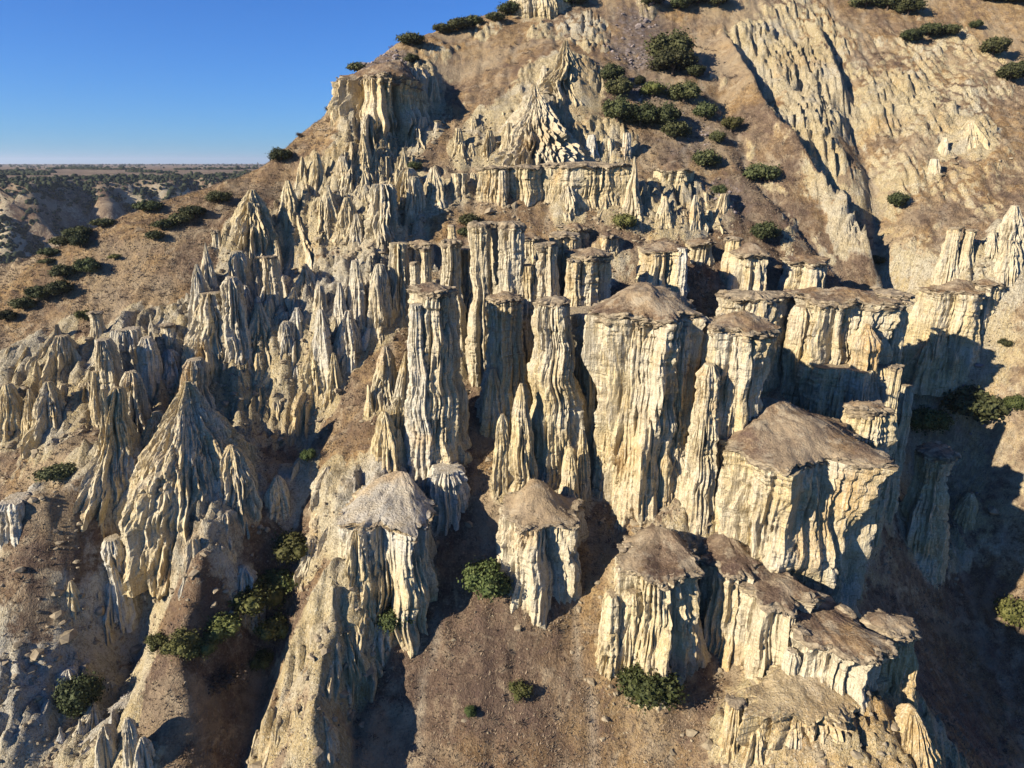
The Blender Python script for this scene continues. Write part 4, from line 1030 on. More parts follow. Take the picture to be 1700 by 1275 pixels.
butte("dark overhanging ledge at the right of the grass-topped bastion", 1640, [(476,24),(486,20),(520,24)], peak=464, cap=.6, fl=.2)
tower("shaded goblet-shaped pillar down in the right-hand gully", 1552, [(752,32),(765,28),(800,22),(835,26),(960,42)], cap=1.0, fl=.2, fs=.5)
buttress("small shaded tooth on the gully's far bank", 1612, [(818,4),(835,12),(870,18)], fl=.2)
# the cliff band under the terrace: bedded wall cut into columns
buttress("shaded hollow wall in the middle of the upper cliff band", 872, [(280,30),(290,28),(335,32)], fl=.1, cap=.5)
buttress("long ribbed wall on the right of the upper cliff band", 975, [(278,72),(288,70),(345,76)], fl=.10, fs=.9, cap=.5, dr=.35)
buttress("ribbed wall on the left of the upper cliff band", 822, [(280,28),(290,27),(338,30)], fl=.16, fs=.9, cap=.5, dr=.6)
butte("low grass-topped block at the right end of the upper cliff band", 1120, [(284,32),(290,29),(318,32)], peak=262, cap=.4, fl=.2, fs=.8, dr=.7)
COLS = [803,818,834,912,928,944,962,980,996,1014,1030,1046]
rr_ = random.Random(4)
for uu in COLS:
    rock("rock_column", "slender ribbed column in the upper cliff band below the great pyramid", "rock column", uu,
         [(281+rr_.uniform(-2, 3),5.5),(288,6.5),(318,7),(338+rr_.uniform(-4, 10),10)], fl=.25, fs=.9, group="slender columns of the upper cliff band", pale=rr_.uniform(0, .5), D=None)

# --- the crowd of lesser spires, each a rock of its own
ANCHOR = [(412,370,"the tall fluted prow"),(338,450,"the pin-headed spire"),(322,500,"the grey shouldered spire"),(390,455,"the blunt brown-headed spire"),(378,530,"the hooded spire"),(425,488,"the thin white needle"),
 (342,545,"the broad lit spire"),(425,550,"the wide lit fin"),(206,596,"the blocky pillar"),(238,610,"the rounded white-headed pillar"),(278,612,"the squat boulder-headed pillar"),(164,630,"the brown-shouldered pillar"),(73,685,"the lone spire at far left"),
 (490,560,"the white-shouldered spire"),(530,585,"the banded white spire"),(576,565,"the grey twin spire"),(551,630,"the thin dark spire"),(520,620,"the ragged lit fin"),(628,500,"the pitted spire"),(588,500,"the grey slab-like spire"),(660,468,"the brown-headed spire"),
 (562,515,"the long leaning spire"),(455,435,"the dark hollow"),(466,267,"the skyline bush"),(474,350,"the pale spire under the skyline bush"),(600,260,"the steep fluted spire"),(566,297,"the wide upper spire"),(541,345,"the knife-like spire"),(575,366,"the lit wedge spire"),(632,360,"the blunt fluted block"),
 (690,150,"the white crag"),(664,178,"the narrow tooth in the bowl"),(158,545,"the dark-capped stump"),(447,470,"the capped pillar by the hollow"),(138,529,"the pale green shrub"),(95,600,"the blunt shaded rib"),(1055,320,"the terrace needle"),(1156,356,"the lit right-end fin"),(1105,355,"the pale middle fin"),
 (1037,380,"the round terrace bush"),(323,640,"the helmet rock"),(510,763,"the ravine-head shrub"),(888,205,"the great pyramid"),(944,330,"the fan of flutes"),(812,242,"the smooth tooth"),(846,236,"the rounded tooth"),(1012,247,"the grey ledge block"),(783,255,"the low far tooth"),(718,310,"the pointed pale block"),(762,315,"the weathered stump"),(688,281,"the round cliff-band bush")]
USED = {}
def own_label(u, v, pale, tall):
    """what a lesser spire looks like and which landmark it stands by"""
    col = "tan" if pale < .2 else ("grey-tan" if pale < .45 else "pale grey")
    near = sorted(ANCHOR, key=lambda a: (a[0]-u)**2+(a[1]-v)**2)
    for a in near[:6]:
        dx, dy = u-a[0], v-a[1]
        far = math.hypot(dx, dy)
        if abs(dx) > 2.2*abs(dy): w = "right of" if dx > 0 else "left of"
        elif abs(dy) > 2.2*abs(dx): w = "below" if dy > 0 else "above"
        else: w = ("below and " if dy > 0 else "above and ") + ("right of" if dx > 0 else "left of")
        for q in ("just " if far < 38 else "farther ",):
            s_ = "%s %s lesser spire %s%s %s" % ("tall" if tall else "low", col, q, w, a[2])
            if s_ not in USED:
                USED[s_] = 1
                return s_
    return "lesser spire in the crowd"
def spread(poly, n, hpx, wr, label, group, seed, pale=(0, .5), gap=10, tipw=2.5, flr=.34):
    rnd = random.Random(seed); pts = []; tries = 0
    us = [p[0] for p in poly]; vs = [p[1] for p in poly]
    def inside(u, v):
        c = False
        for i in range(len(poly)):
            (x1, y1), (x2, y2) = poly[i], poly[i-1]
            if (y1 > v) != (y2 > v) and u < (x2-x1)*(v-y1)/(y2-y1)+x1: c = not c
        return c
    while len(pts) < n and tries < 4000:
        tries += 1
        u, v = rnd.uniform(min(us), max(us)), rnd.uniform(min(vs), max(vs))
        if not inside(u, v) or any(abs(u-a) < gap and abs(v-b) < gap*1.8 for a, b in pts): continue
        pts.append((u, v))
        h = hpx[0]*.8+(hpx[1]-hpx[0]*.8)*rnd.random()**1.5; w = h*rnd.uniform(wr[0], wr[1]*1.3)
        pl_ = rnd.uniform(*pale); tall = h > (hpx[0]+hpx[1])/2
        lab = own_label(u, v-h*.5, pl_, tall)
        k = rnd.random()
        if k < .45: pf = [(v-h, 1.2), (v-h*.8, w*.20), (v-h*.45, w*.5), (v, w)]
        elif k < .8: pf = [(v-h, tipw*rnd.uniform(.8, 2.2)), (v-h*.9, w*.40), (v-h*.4, w*.66), (v, w)]
        else: pf = [(v-h, 1), (v-h*.72, w*.14), (v-h*.55, w*.42), (v-h*.3, w*.6), (v, w)]
        rock("rock_spire", lab, "rock spire", u, pf, fl=flr, fs=rnd.uniform(.6, .95), ridged=True, group=group, pale=pl_, ds=.22, dr=rnd.uniform(1.2, 2.6), rot=rnd.uniform(-.7, .5), back=rnd.uniform(.4, 1.1), lobes=.34, apron=1.4, lean=rnd.uniform(-1, 1))
spread([(110,640),(220,590),(320,510),(420,455),(470,490),(620,470),(640,560),(540,640),(440,600),(330,600),(200,640)], 44, (38,80), (.20,.34), "lesser grey-tan spire among the crowded spires of the left field", "lesser spires of the left field", 1, (0,.7), 15)
spread([(440,385),(520,325),(580,285),(640,205),(710,190),(720,240),(660,300),(690,350),(640,410),(520,410),(440,440)], 40, (34,74), (.20,.34), "lesser tan spire on the fluted upper-left rocks under the skyline bush", "lesser spires of the upper-left rocks", 2, (0,.2), 13)
spread([(555,300),(640,225),(700,170),(745,195),(700,265),(640,335)], 18, (26,58), (.22,.34), "tan fin on the ridge below the summit crag", "fins below the summit crag", 12, (0,.3), 12)
spread([(745,268),(800,215),(880,160),(905,185),(850,245),(780,275)], 8, (22,48), (.22,.34), "tooth on the ridge left of the great pyramid", "teeth on the ridge left of the great pyramid", 13, (0,.3), 14)
spread([(0,590),(100,590),(150,680),(140,740),(0,760)], 12, (40,75), (.2,.34), "lesser tan spire at the left edge of the picture", "lesser spires at the left edge", 3, (0,.2), 16)
spread([(1065,345),(1200,345),(1215,392),(1065,392)], 16, (26,50), (.2,.32), "small lit spire in the cluster right of the terrace needle", "small spires right of the terrace needle", 4, (0,.2), 10)
spread([(370,610),(470,590),(540,620),(520,680),(450,700),(390,690)], 14, (36,66), (.2,.32), "shaded fin in the ravine behind the left knob", "shaded fins behind the left knob", 5, (0,.1), 13)
spread([(780,230),(850,180),(960,220),(1050,240),(1050,268),(780,275)], 12, (20,40), (.22,.36), "small tooth along the foot of the great pyramid", "small teeth at the foot of the great pyramid", 6, (.1,.5), 16)
spread([(700,330),(800,310),(830,335),(720,362)], 5, (22,42), (.25,.4), "small pale stub at the left end of the upper cliff band", "small stubs of the upper cliff band", 7, (.1,.5), 14)
spread([(960,330),(1050,340),(1060,385),(990,372)], 7, (28,52), (.2,.3), "small tooth under the fan of flutes below the terrace", "small teeth under the fan of flutes", 8, (.1,.4), 12)

ANCHOR += [(128,1172,"the tall ravine bush"),(168,1240,"the blunt grey pinnacle"),(207,1230,"the pointed pale pinnacle"),(186,950,"the white-crusted snout"),(114,1000,"the small lit fin"),(24,865,"the white-topped edge block"),(334,880,"the bedded drum"),(400,970,"the grey fluted cone"),(655,1045,"the cleft shrub"),(646,940,"the white dome's drum"),(590,950,"the lit knife edge"),(298,1082,"the olive shrub row"),(250,1180,"the ravine's right bank"),(520,1020,"the crown of the left spur")]
spread([(0,1090),(90,1080),(190,1190),(210,1275),(0,1275)], 24, (36,84), (.3,.5), "", "grey ribs in the bottom left corner", 21, (.6,1), 14)
spread([(80,935),(215,905),(260,960),(205,1045),(110,1045)], 7, (30,66), (.25,.42), "", "ribs in the hollow under the brown ridge", 22, (.3,.8), 20)
spread([(560,1010),(650,1000),(625,1100),(560,1170),(510,1215)], 9, (34,80), (.28,.45), "", "ribs on the flank of the left spur", 23, (0,.5), 20)
spread([(265,905),(400,905),(390,965),(300,985)], 8, (26,54), (.25,.42), "", "ribs under the left knob", 24, (.3,.8), 16)
spread([(470,830),(560,800),(590,880),(520,960),(480,900)], 7, (30,60), (.3,.5), "", "ribs beside the ravine head", 25, (.1,.5), 20)
spread([(430,1200),(540,1190),(560,1275),(410,1275)], 6, (30,60), (.3,.5), "", "ribs at the foot of the left spur", 26, (0,.3), 22)
# the ground under all of it: debris aprons; it rises round the foot of each rock
def aprons():
    add = np.zeros_like(Z)
    for (x, y, rx, ry, k, rot) in APRON:
        m = max(rx, ry)*2.6+1
        i0, i1 = np.searchsorted(gx, [x-m, x+m]); j0, j1 = np.searchsorted(gy, [y-m, y+m])
        s = (slice(j0, j1), slice(i0, i1))
        dx, dy = GX[s]-x, GY[s]-y
        q = np.hypot(dx/(rx*1.35), dy/(ry*1.35))
        rib = 1 + 0.35*noise3(dx/rx*1.8+x, dy/ry*1.8, 0*dx, 33)
        e = np.exp(-(q*rib)**2*1.1)
        add[s] = np.maximum(add[s], e*min(rx, 2.2)*0.65*k)
        f_rock[s] = np.maximum(f_rock[s], np.clip(1.4*np.exp(-(q/.95)**4)*k, 0, 1)*(1-.7*f_grassy[s]))
    return add
Z += aprons()
make_hillside()

# ================================================================== country beyond: valley, far rim, plateau
def far_s(X, Y):
    """metres from the plateau's edge towards the valley, and along the edge"""
    q = (X+400)*.6 + (Y-560)*.8
    return (X+400)*.8 - (Y-560)*.6 + 30*fbm(q*.009, 0*q, 0*q+4, 3, 203), q
def far_country():
    x = np.concatenate([np.arange(-14000, -1200, 800), np.arange(-1200, 700, 7.0), np.arange(700, 14001, 900)])
    y = np.concatenate([np.arange(250, 1500, 6.0), np.geomspace(1500, 16000, 26)])
    X, Y = np.meshgrid(x, y)
    n = fbm(X*.006, Y*.006, 0*X, 4, 201); n2 = fbm(X*.02, Y*.02, 0*X, 4, 202)
    s_, q_ = far_s(X, Y)
    gul = np.abs(fbm(q_*.024+n*1.5, s_*.006, 0*X+8, 4, 204))*3
    lip = sstep(-10, 40, s_)*sstep(170, 90, s_)
    t = 1-sstep(-4, 120, s_ + 46*(gul-.45)*lip)
    z = -6 + 53*t + n*5*(1-t) + n2*5*(1-t)*t*4
    z += 3.0*sstep(0, 500, -s_) + 1.2*n*t
    z = np.where((Y > 1150) & (s_ < 40), 48 + 2*n, z)
    z -= sstep(2500, 16000, np.hypot(X, Y))*20
    sl = np.hypot(*np.gradient(z, 6.0))
    rk = np.clip(.50 + .9*n2 + .5*n, 0, 1)*sstep(18, 50, s_)*sstep(150, 90, s_)
    V = np.stack([X, Y, z], -1).reshape(-1, 3)
    me = mesh("far_plateau", V, grid_faces(len(x), len(y)), M_HILL, True, {"rock": rk, "pale": 0.3*np.ones(len(V)), "warm": 0*V[:, 0], "scree": 0*V[:, 0], "heath": np.full(len(V), .9), "straw": 0*V[:, 0], "wash": 0*V[:, 0]})
    struct(obj("far_plateau", me), "flat plateau with a broken scrubby edge across the valley")
    return x, y, z
_fx, _fy, _fz = far_country()
def far_z(px, py):
    i = np.clip(np.searchsorted(_fx, px)-1, 0, len(_fx)-2); j = np.clip(np.searchsorted(_fy, py)-1, 0, len(_fy)-2)
    a = (px-_fx[i])/(_fx[i+1]-_fx[i]); b = (py-_fy[j])/(_fy[j+1]-_fy[j])
    return _fz[j, i]*(1-a)*(1-b)+_fz[j, i+1]*a*(1-b)+_fz[j+1, i]*(1-a)*b+_fz[j+1, i+1]*a*b
def scatter_blobs(name, P, S, squash, mat, sub, seed, rough=.35, label=None):
    """many small lumps in one mesh"""
    rng = np.random.default_rng(seed)
    V0, F0 = ico(sub); n = len(P)
    V = V0[None]*S[:, None, None]*np.array([1, 1, squash])
    V = V*(1+rough*rng.uniform(-1, 1, (n, len(V0), 1)))
    st = rng.uniform(.75, 1.35, (n, 1, 3)); V = V*st
    a = rng.uniform(0, 6.28, n)[:, None]
    V = np.stack([V[..., 0]*np.cos(a)-V[..., 1]*np.sin(a), V[..., 0]*np.sin(a)+V[..., 1]*np.cos(a), V[..., 2]], -1) + P[:, None]
    Fc = (F0[None]+np.arange(n)[:, None, None]*len(V0)).reshape(-1, 3)
    o = obj(name, mesh(name, V.reshape(-1, 3), Fc, mat, sub > 0))
    return struct(o, label, "stuff")
rng = np.random.default_rng(5)
n = 42000
fx_ = rng.uniform(-720, -130, n); fy_ = rng.uniform(300, 1150, n)
dens = fbm(fx_*.010, fy_*.010, 0*fx_, 4, 210); sd = far_s(fx_, fy_)[0]
keep = ((dens > -.22 + .30*np.clip((sd-30)/50, 0, 1)) & (sd > 0) & (sd < 200)) | ((np.abs(sd+6) < 9)) | ((sd < -25) & (dens > .20))
fx_, fy_ = fx_[keep], fy_[keep]
hx = rng.uniform(-3600, -350, 4000); hy = rng.uniform(1000, 4200, 4000)
hk = (fbm(hx*.002, hy*.006, 0*hx, 3, 222) > .02) & (far_s(hx, hy)[0] < -20)
hx, hy = hx[hk], hy[hk]
P = np.stack([np.r_[fx_, hx], np.r_[fy_, hy], np.r_[far_z(fx_, fy_), far_z(hx, hy)]+.6], -1)
nh = len(hx)
M_WOOD = make_plain("far_scrub", (0.030, 0.036, 0.018), 0.3, .35)
scatter_blobs("far_scrub", P, np.r_[rng.gamma(3, .30, len(P)-nh)+.45, rng.uniform(1.5, 4.5, nh)], .85, M_WOOD, 1, 6, .42, "dark scrub and low trees scattered over the far valley side")
M_STEEL = make_plain("dull_steel", (0.12, 0.12, 0.12))
def box(x0, x1, y0, y1, z0, z1):
    V = np.array([[x, y, z] for z in (z0, z1) for y in (y0, y1) for x in (x0, x1)], float)
    return V, np.array([[0,2,3,1],[4,5,7,6],[0,1,5,4],[2,6,7,3],[0,4,6,2],[1,3,7,5]])
for u, v, D, hgt, lab in [(428,271,800,13,"thin utility pole on the far skyline, nearest to the slope"),(267,279,900,9,"shorter utility pole on the far skyline, above the tan fields")]:
    b = pt(u, v, D); b[2] = float(far_z(np.array(b[0]), np.array(b[1])))
    r = obj("utility_pole", None, None, b); tag(r, lab, "utility pole", "utility poles on the far skyline")
    for nm, bb in (("post", (-.25, .25, -.25, .25, -1, hgt)), ("crossarm", (-1.3, 1.3, -.14, .14, hgt-1.6, hgt-1.25))):
        V, Fq = box(*bb); obj(nm, mesh(nm, V, Fq, M_STEEL, False), r)

# ================================================================== shrubs and small trees
def foliage(seed, n, leaf, lobes, flat, loose):
    rng = np.random.default_rng(seed)
    C = []; R = []
    for i in range(lobes):
        a = i*2.4+rng.uniform(-.5, .5); r = math.sqrt((i+.3)/lobes)*.34
        C.append([math.cos(a)*r, math.sin(a)*r, flat*(.34+rng.uniform(-.08, .26)*(1-r*1.6))]); R.append(rng.uniform(.15, .25))
    C = np.array(C); R = np.array(R)
    k = rng.integers(0, lobes, n)
    d = rng.normal(size=(n, 3)); d /= np.linalg.norm(d, axis=1)[:, None]
    rr = R[k]*(1 - loose*rng.random(n)**1.5 + .26*np.maximum(0, rng.normal(size=n)))
    P = C[k] + d*rr[:, None]*np.array([1, 1, flat])
    P[:, 2] = np.maximum(P[:, 2], .02)
    nrm = d*.8 + rng.normal(size=(n, 3))*.55; nrm /= np.linalg.norm(nrm, axis=1)[:, None]
    t = np.cross(nrm, rng.normal(size=(n, 3))); t /= np.linalg.norm(t, axis=1)[:, None]
    b = np.cross(nrm, t)
    s = leaf*rng.uniform(.6, 1.35, n)[:, None]
    V = np.stack([P-t*s-b*s*.4, P+t*s*.2-b*s*.75, P+t*s+b*s*.35, P-t*s*.15+b*s*.8], 1).reshape(-1, 3)
    Fc = np.arange(4*n).reshape(-1, 4)
    # opaque leaf-coloured lumps added inside the lobes for occlusion, to darken the crown
    V0, F0 = ico(1); hv = []; hf = []
    for i in range(lobes):
        hf.append(F0 + sum(len(x) for x in hv)); hv.append(V0*R[i]*.72*np.array([1, 1, flat])*rng.uniform(.85, 1.1, (len(V0), 1)) + C[i])
    hv = np.concatenate(hv); hf = np.concatenate(hf)
    return np.vstack([V, hv]), Fc, hf+len(V)
def stems(seed, flat):
    rng = np.random.default_rng(seed); V = []; Fc = []
    def limb(p, q, r0, r1):
        d = q-p; d /= np.linalg.norm(d); a = np.cross(d, [.3, .9, .1]); a /= np.linalg.norm(a); b = np.cross(d, a)
        o = len(V)
        for (c, r) in ((p, r0), ((p+q)/2 + rng.normal(size=3)*.012, (r0+r1)/2), (q, r1)):
            for i in range(6): V.append(c + r*(math.cos(i*1.0472)*a + math.sin(i*1.0472)*b))
        for l in (0, 6):
            for i in range(6): Fc.append([o+l+i, o+l+(i+1) % 6, o+l+6+(i+1) % 6, o+l+6+i])
    top = np.array([0, 0, .16*flat]); limb(np.array([0, 0, -.12]), top, .045, .034)
    for i in range(5):
        a = i*1.257+rng.uniform(-.3, .3)
        limb(top, np.array([math.cos(a)*.22, math.sin(a)*.22, flat*rng.uniform(.35, .6)]), .028, .009)
    return np.array(V), np.array(Fc)
VAR = []
for i, (n, leaf, lob, flat, loose, mat) in enumerate([(4200, .031, 13, .85, .35, M_LEAF), (3600, .033, 11, .70, .45, M_LEAF), (5200, .027, 15, 1.0, .38, M_LEAF2), (2600, .030, 11, .9, .8, M_LEAF3), (4200, .030, 13, 1.25, .4, M_LEAF), (800, .030, 8, .9, 1.0, M_BARK)]):
    V, Q, T = foliage(20+i, n, leaf, lob, flat, loose)
    if i == 5: T = T[:0]
    cm = mesh_mixed("crown", V, Q, T if len(T) else None, mat)
    cm.polygons.foreach_set("use_smooth", np.zeros(len(cm.polygons), bool))
    SV, SF = stems(40+i, flat)
    VAR.append((cm, mesh("trunk", SV, SF, M_BARK)))
def bush(label, u, v, d, kind=0, group=None, name="shrub", cat="shrub", zs=1.0, D=None):
    """(u, v): middle of the crown, d: its width in px"""
    P = hit(u, v+d*.30*zs, Z) if D is None else pt(u, v+d*.3*zs, D)
    w = d*px_m(v, P[1])
    z = min(ground(P[0], P[1]+w*.25), P[2]+w*.2)
    r = obj(name, None, None, (P[0], P[1]+w*.2, z)); r.empty_display_size = .3
    r.scale = (w*1.16, w*1.16, w*1.16*zs); r.rotation_euler = (0, 0, (u*7.13+v*3.1) % 6.28)
    tag(r, label, cat, group)
    cm, sm = VAR[kind]
    obj("crown", cm, r); obj("trunk", sm, r)
    return r
B = [
 ("round dark green bush alone in the grassy gully, middle foreground", 810,988,76,2,1),
 ("spreading dark bush casting a shadow on the grass, lower right of centre", 1078,1166,92,2,.9),
 ("thin upright shrub at the foot of the lower bastion", 1070,1104,34,4,1.1),
 ("dark shrub wedged in the cleft below the white dome", 655,1045,56,2,1),
 ("tall dark bush in the grey ravine, lower left", 128,1172,64,4,1.1),
 ("largest olive shrub of the ravine thicket", 424,1016,84,3,1),
 ("olive shrub left of the largest in the ravine thicket", 368,1060,62,3,1),
 ("middle olive shrub of the row below the left spur", 330,1085,54,3,.9),
 ("round olive shrub in the row below the left spur", 298,1082,54,3,.9),
 ("small olive shrub at the left end of the row below the left spur", 262,1076,36,3,1),
 ("sparse green shrub high in the shaded ravine", 487,930,66,3,1),
 ("loose yellow-green shrub halfway up the shaded ravine", 468,985,58,3,1),
 ("shaded shrub beside the spur wall in the ravine", 455,1060,54,3,1),
 ("dull half-bare shrub low in the ravine", 372,1140,66,5,.8),
 ("small shrub at the lip of the dark crack in the ravine", 436,1108,42,3,1),
 ("low dark shrub on the path beside the left knob", 94,794,58,1,.62),
 ("small round shrub at the head of the shaded ravine", 510,763,24,2,1),
 ("tiny green shrub on the open grass, bottom centre", 782,1188,20,2,1),
 ("sparse shrub on the grass right of the tiny one", 864,1158,36,3,1),
 ("bright green tree at the right edge of the picture", 1694,1040,64,3,1.2),
 ("big black-green bush in the shaded gully", 1622,690,96,1,1),
 ("rounded bush in the shaded gully next to the cliff", 1537,718,58,2,1),
 ("half-lit bush at the right end of the shaded gully", 1690,682,36,2,1),
 ("lone round bush on the right-hand slope", 1490,342,34,0,1),
 ("small bush above the shaded gully at far right", 1668,575,20,0,1),
 ("shrub where the spur meets the gully", 1455,438,30,1,.8),
 ("wide bush alone beside the stony slope", 1265,303,52,0,.85),
 ("small bush left of the stony slope", 1195,321,22,0,1),
 ("tall bush behind the cracked double block", 1270,396,42,0,1),
 ("small bush beside the lone grass-topped block", 1305,458,18,2,1),
 ("bush at the right end of the pyramid's terrace", 1172,275,40,0,1),
 ("small shrub above the terrace end", 1190,236,28,0,1),
 ("yellowish shrub right of the dark thicket", 1215,214,32,3,1),
 ("round grey-green bush on the terrace above the brown dome", 1037,380,42,3,.9),
 ("dark shrub in the notch behind the bulbous column", 778,372,34,1,1),
 ("second shrub in the notch, lower and darker", 772,390,24,1,1),
 ("small round bush at the left end of the cliff band", 688,281,20,0,1),
 ("upper half of the great double bush on the high slope", 1114,92,68,0,.9),
 ("lower half of the great double bush on the high slope", 1120,118,66,0,.75),
 ("side bush at the right foot of the great double bush", 1155,126,32,0,.9),
 ("small bush left of the great double bush", 1063,138,20,0,1),
 ("bush at the top left of the dark thicket", 1018,132,38,0,1),
 ("second bush down the left side of the dark thicket", 1028,156,46,0,.9),
 ("olive bush in the gap of the dark thicket", 1085,157,42,3,.8),
 ("bush at the upper right of the dark thicket", 1136,165,48,0,.9),
 ("bush at the right corner of the dark thicket", 1170,195,38,0,1),
 ("bush at the lower left of the dark thicket", 1026,195,50,0,1),
 ("bush in the middle of the dark thicket", 1064,203,54,0,.9),
 ("wide bush right of the thicket's middle", 1104,206,54,0,.9),
 ("lowest bush of the dark thicket", 1122,228,44,0,.9),
 ("bush on the overhanging lip of the summit crag", 592,103,34,1,.8),
 ("long bush on the skyline above the brown crag", 683,73,42,1,.75),
 ("little bush on the crag's ledge below the skyline", 684,104,22,0,1),
 ("left bush of the long skyline hedge", 735,52,32,1,.8),
 ("middle bush of the long skyline hedge", 762,46,38,1,.9),
 ("right bush of the long skyline hedge", 785,38,30,1,1),
 ("lowest bush of the top skyline row", 822,30,28,1,.9),
 ("broad bush in the top skyline row", 848,20,36,1,.9),
 ("bush against the pale cliff at the top edge", 872,9,32,1,1),
 ("dark bush on the top edge above the pale apron", 952,5,40,0,1),
 ("first bush along the top edge right of the stones", 1086,8,36,0,.9),
 ("second bush along the top edge right of the stones", 1128,16,36,0,.8),
 ("third bush along the top edge right of the stones", 1160,8,40,0,.8),
 ("fourth bush along the top edge right of the stones", 1194,9,42,0,.8),
 ("lone round bush on the skyline of the left shoulder", 466,267,32,0,1),
 ("grey leafless shrub on the steep skyline", 546,186,16,5,1),
 ("second grey leafless shrub lower on the steep skyline", 496,218,13,5,1),
 ("left bush of the top right clump", 1440,12,42,0,.8),
 ("middle bush of the top right clump", 1476,14,40,0,.9),
 ("right bush of the top right clump", 1510,20,40,0,.9),
 ("left bush of the row on the upper right slope", 1514,70,38,0,.8),
 ("middle bush of the row on the upper right slope", 1544,60,38,0,.8),
 ("right bush of the row on the upper right slope", 1577,59,32,0,.8),
 ("lone bush near the top right corner", 1652,89,44,0,.9),
 ("large bush at the right edge below the corner", 1680,132,44,0,.9),
 ("bush touching the right edge of the picture near the top", 1699,122,34,0,1),
 ("small dark bush high on the right slope", 1621,46,20,0,.9),
 ("hedge-like bush at the top right corner, left one", 1655,3,36,1,.6),
 ("hedge-like bush at the top right corner, right one", 1690,5,36,1,.6),
 ("bush beside the head of the left field", 362,334,34,0,.8),
 ("wide bush on the left ridge line", 242,347,42,1,.7),
 ("right bush of the chain below the left ridge", 320,357,38,1,.8),
 ("second bush from the right of the chain below the left ridge", 298,366,36,1,.8),
 ("third bush from the right of the chain below the left ridge", 274,378,34,1,.8),
 ("lowest bush of the chain below the left ridge", 255,396,28,1,.9),
 ("bush alone on the left ridge line above the chain", 170,374,34,1,.7),
 ("right bush of the left ridge clump", 128,392,42,1,.8),
 ("dark bush in front of the left ridge clump", 131,408,32,0,.9),
 ("middle bush of the left ridge clump", 100,402,38,1,.7),
 ("left bush of the left ridge clump", 76,409,28,1,.8),
 ("upper round bush of the descending row at far left", 145,451,36,0,1),
 ("second round bush of the descending row at far left", 106,461,36,0,.9),
 ("third round bush of the descending row at far left", 97,489,38,0,.9),
 ("fourth bush of the descending row at far left", 62,496,36,0,.9),
 ("fifth bush of the descending row at far left", 38,513,32,0,.9),
 ("bush cut by the left edge of the picture", 9,531,28,0,.9),
 ("flat shrub on the brown slope at far left", 78,438,24,1,.6),
 ("pale green shrub beside the capped stump", 138,529,24,3,1),
 ("dry little shrub on the slope under the ridge", 190,431,20,3,.6),
]
for lab, u, v, d, k, zs in B:
    near = k in (2, 4) or d > 60
    bush(lab, u, v, d, k, None, "shrub" if "tree" not in lab else "small_tree", "shrub" if "tree" not in lab else "tree", zs)

# ================================================================== loose cover: stones, dry tufts
def on_ground(n, seed, weight, dmax=170):
    rng = np.random.default_rng(seed)
    x = rng.uniform(X0+2, X1-2, n*8); y = rng.uniform(Y0+1, dmax, n*8)
    vis = (np.abs(x) < 0.86*y+6)
    x, y = x[vis], y[vis]
    w = sample(weight, x, y)
    k = rng.random(len(x)) < w
    x, y = x[k][:n], y[k][:n]
    return x, y, sample(Z, x, y), rng
x, y, z, rng = on_ground(5200, 31, np.clip(f_scree*1.3-.25, 0, 1), 200)
scatter_blobs("scree_stones", np.stack([x, y, z+.02], -1), rng.gamma(2.2, .085, len(x))+.08, .7, M_STONE, 0, 32, .3, "grey-purple stones of the scree on the upper slope")
x, y, z, rng = on_ground(2600, 33, 0.25+.5*np.clip(fbm(GX*.08, GY*.08, 0*GX, 3, 301)*2, 0, 1), 140)
M_CLOD = make_plain("fallen_tuff", (0.27, 0.215, 0.14), 1.5, .35)
scatter_blobs("fallen_rubble", np.stack([x, y, z+.01], -1), rng.gamma(1.3, .045, len(x))+.04, .6, M_CLOD, 0, 34, .3, "small crumbs and clods of tuff fallen on the slopes")
rng = np.random.default_rng(55); PS = []
for (ax, ay, rx, ry, k, rot) in APRON:
    m = int(4+rx*5); a = rng.uniform(0, 6.28, m); q = rng.uniform(1.0, 1.9, m)
    PS.append(np.stack([ax+np.cos(a)*rx*q, ay-np.abs(np.sin(a))*ry*q*1.1, 0*a], -1))
PS = np.concatenate(PS); PS[:, 2] = sample(Z, PS[:, 0], PS[:, 1])+.03
scatter_blobs("talus_blocks", PS, rng.gamma(1.3, .095, len(PS))+.05, .65, M_CLOD, 0, 56, .4, "broken blocks of tuff lying at the feet of the rocks")
def tufts(name, P, S, seed, mat, label, blades=4):
    rng = np.random.default_rng(seed); n = len(P)
    a = rng.uniform(0, 6.28, (n, blades)); ln = S[:, None]*rng.uniform(.6, 1.2, (n, blades)); sp = rng.uniform(.35, .95, (n, blades))
    d = np.stack([np.cos(a)*sp, np.sin(a)*sp, np.ones_like(a)*.75], -1)*ln[..., None]
    w = np.stack([-np.sin(a), np.cos(a), 0*a], -1)*ln[..., None]*.17
    p = P[:, None]
    V = np.stack([p-w-d*.1, p+w-d*.1, p+d], 2).reshape(-1, 3)
    o = obj(name, mesh(name, V, np.arange(len(V)).reshape(-1, 3), mat, False))
    return struct(o, label, "stuff")
gw = np.clip(1.15-1.5*f_rock, 0, 1)*np.clip(.55+1.6*fbm(GX*.25, GY*.25, 0*GX, 3, 311), .05, 1)
x, y, z, rng = on_ground(80000, 35, gw, 135)
tufts("dry_grass", np.stack([x, y, z], -1), rng.uniform(.10, .36, len(x)), 36, M_STRAW, "tufts of dry brown and ochre grass over the slopes")
PP = []
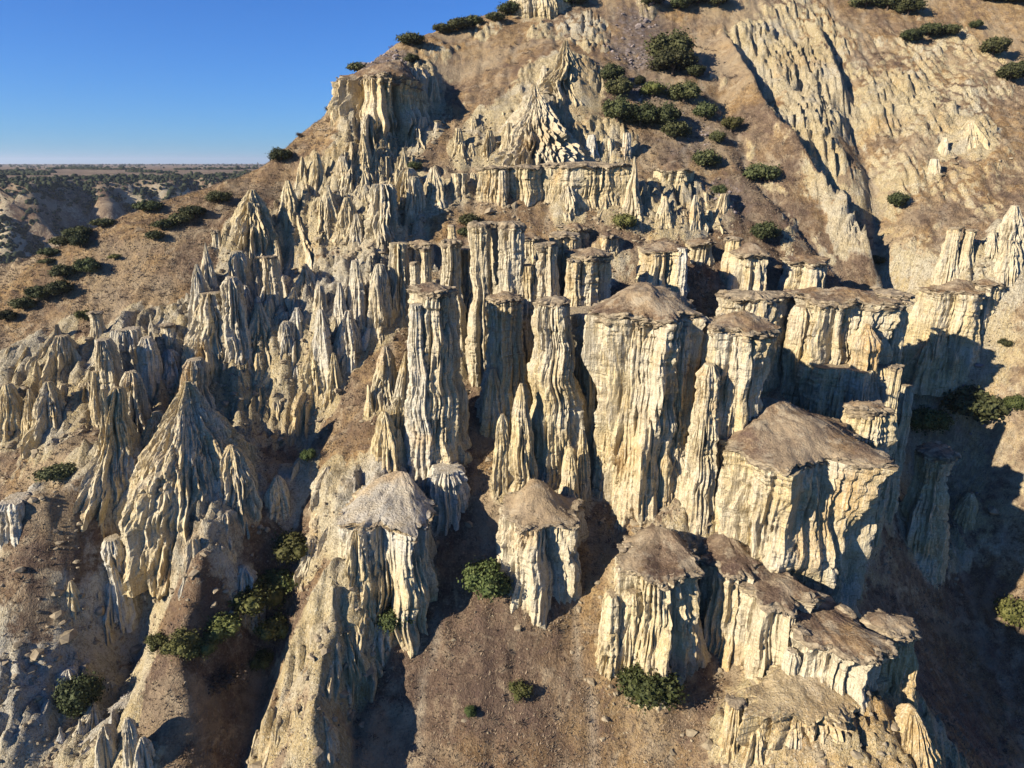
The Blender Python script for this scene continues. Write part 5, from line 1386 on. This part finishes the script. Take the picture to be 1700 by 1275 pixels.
for TV, TF in TURF_SPOTS:
    q = TV[TF]; ar = np.linalg.norm(np.cross(q[:, 1]-q[:, 0], q[:, 3]-q[:, 0]), axis=1)
    m = int(ar.sum()*2)
    if m < 1: continue
    k = rng.choice(len(TF), m, p=ar/ar.sum()); a, b = rng.random((2, m, 1))
    PP.append(q[k, 0]*(1-a)*(1-b)+q[k, 1]*a*(1-b)+q[k, 2]*a*b+q[k, 3]*(1-a)*b)
PP = np.concatenate(PP)
tufts("cap_grass", PP, rng.uniform(.08, .24, len(PP)), 37, M_TURF, "short dry tufts on the flat tops of the towers")

# dead scrub: low brown twiggy clumps
x, y, z, rng = on_ground(1500, 38, np.clip(.9-1.6*f_rock, 0, 1)*np.clip(.15+1.8*fbm(GX*.12, GY*.12, 0*GX, 3, 313)+.4*f_heath, 0, 1), 150)
nl_ = 46; nn_ = len(x)
R_ = np.minimum(rng.gamma(3, .10, nn_)+.12, .6)
d = rng.normal(size=(nn_, nl_, 3)); d[..., 2] = np.abs(d[..., 2])*.8; d /= np.linalg.norm(d, axis=2)[..., None]
P = np.stack([x, y, z], -1)[:, None] + d*(R_[:, None]*rng.uniform(.35, 1.05, (nn_, nl_)))[..., None]
t = np.cross(d, rng.normal(size=d.shape)); t /= np.linalg.norm(t, axis=2)[..., None]; b = np.cross(d, t)
L_ = (R_[:, None]*rng.uniform(.12, .34, (nn_, nl_)))[..., None]
V = np.stack([P-t*L_*.35-d*L_, P+t*L_*.35-d*L_*.6, P+d*L_*1.2], 2).reshape(-1, 3)
struct(obj("dead_scrub", mesh("dead_scrub", V, np.arange(len(V)).reshape(-1, 3), M_SCRUB, False)), "low dead brown scrub dotted over the slopes", "stuff")

# thin dry air between here and the far side of the valley
V, Fq = box(-15000, 15000, -200, 17000, -60, 150)
hz = obj("haze", mesh("haze", V, Fq, M_STEEL, False))
hm = bpy.data.materials.new("thin_haze"); hm.use_nodes = True
ht = hm.node_tree; ht.nodes.clear()
ho = ht.nodes.new("ShaderNodeOutputMaterial"); hv_ = ht.nodes.new("ShaderNodeVolumePrincipled")
hv_.inputs["Color"].default_value = (0.80, 0.88, 1.0, 1); hv_.inputs["Density"].default_value = 0.00008
hv_.inputs["Anisotropy"].default_value = 0.3
ht.links.new(hv_.outputs[0], ho.inputs["Volume"])
hz.data.materials.clear(); hz.data.materials.append(hm)
struct(hz, "thin dry haze over the valley", "stuff")
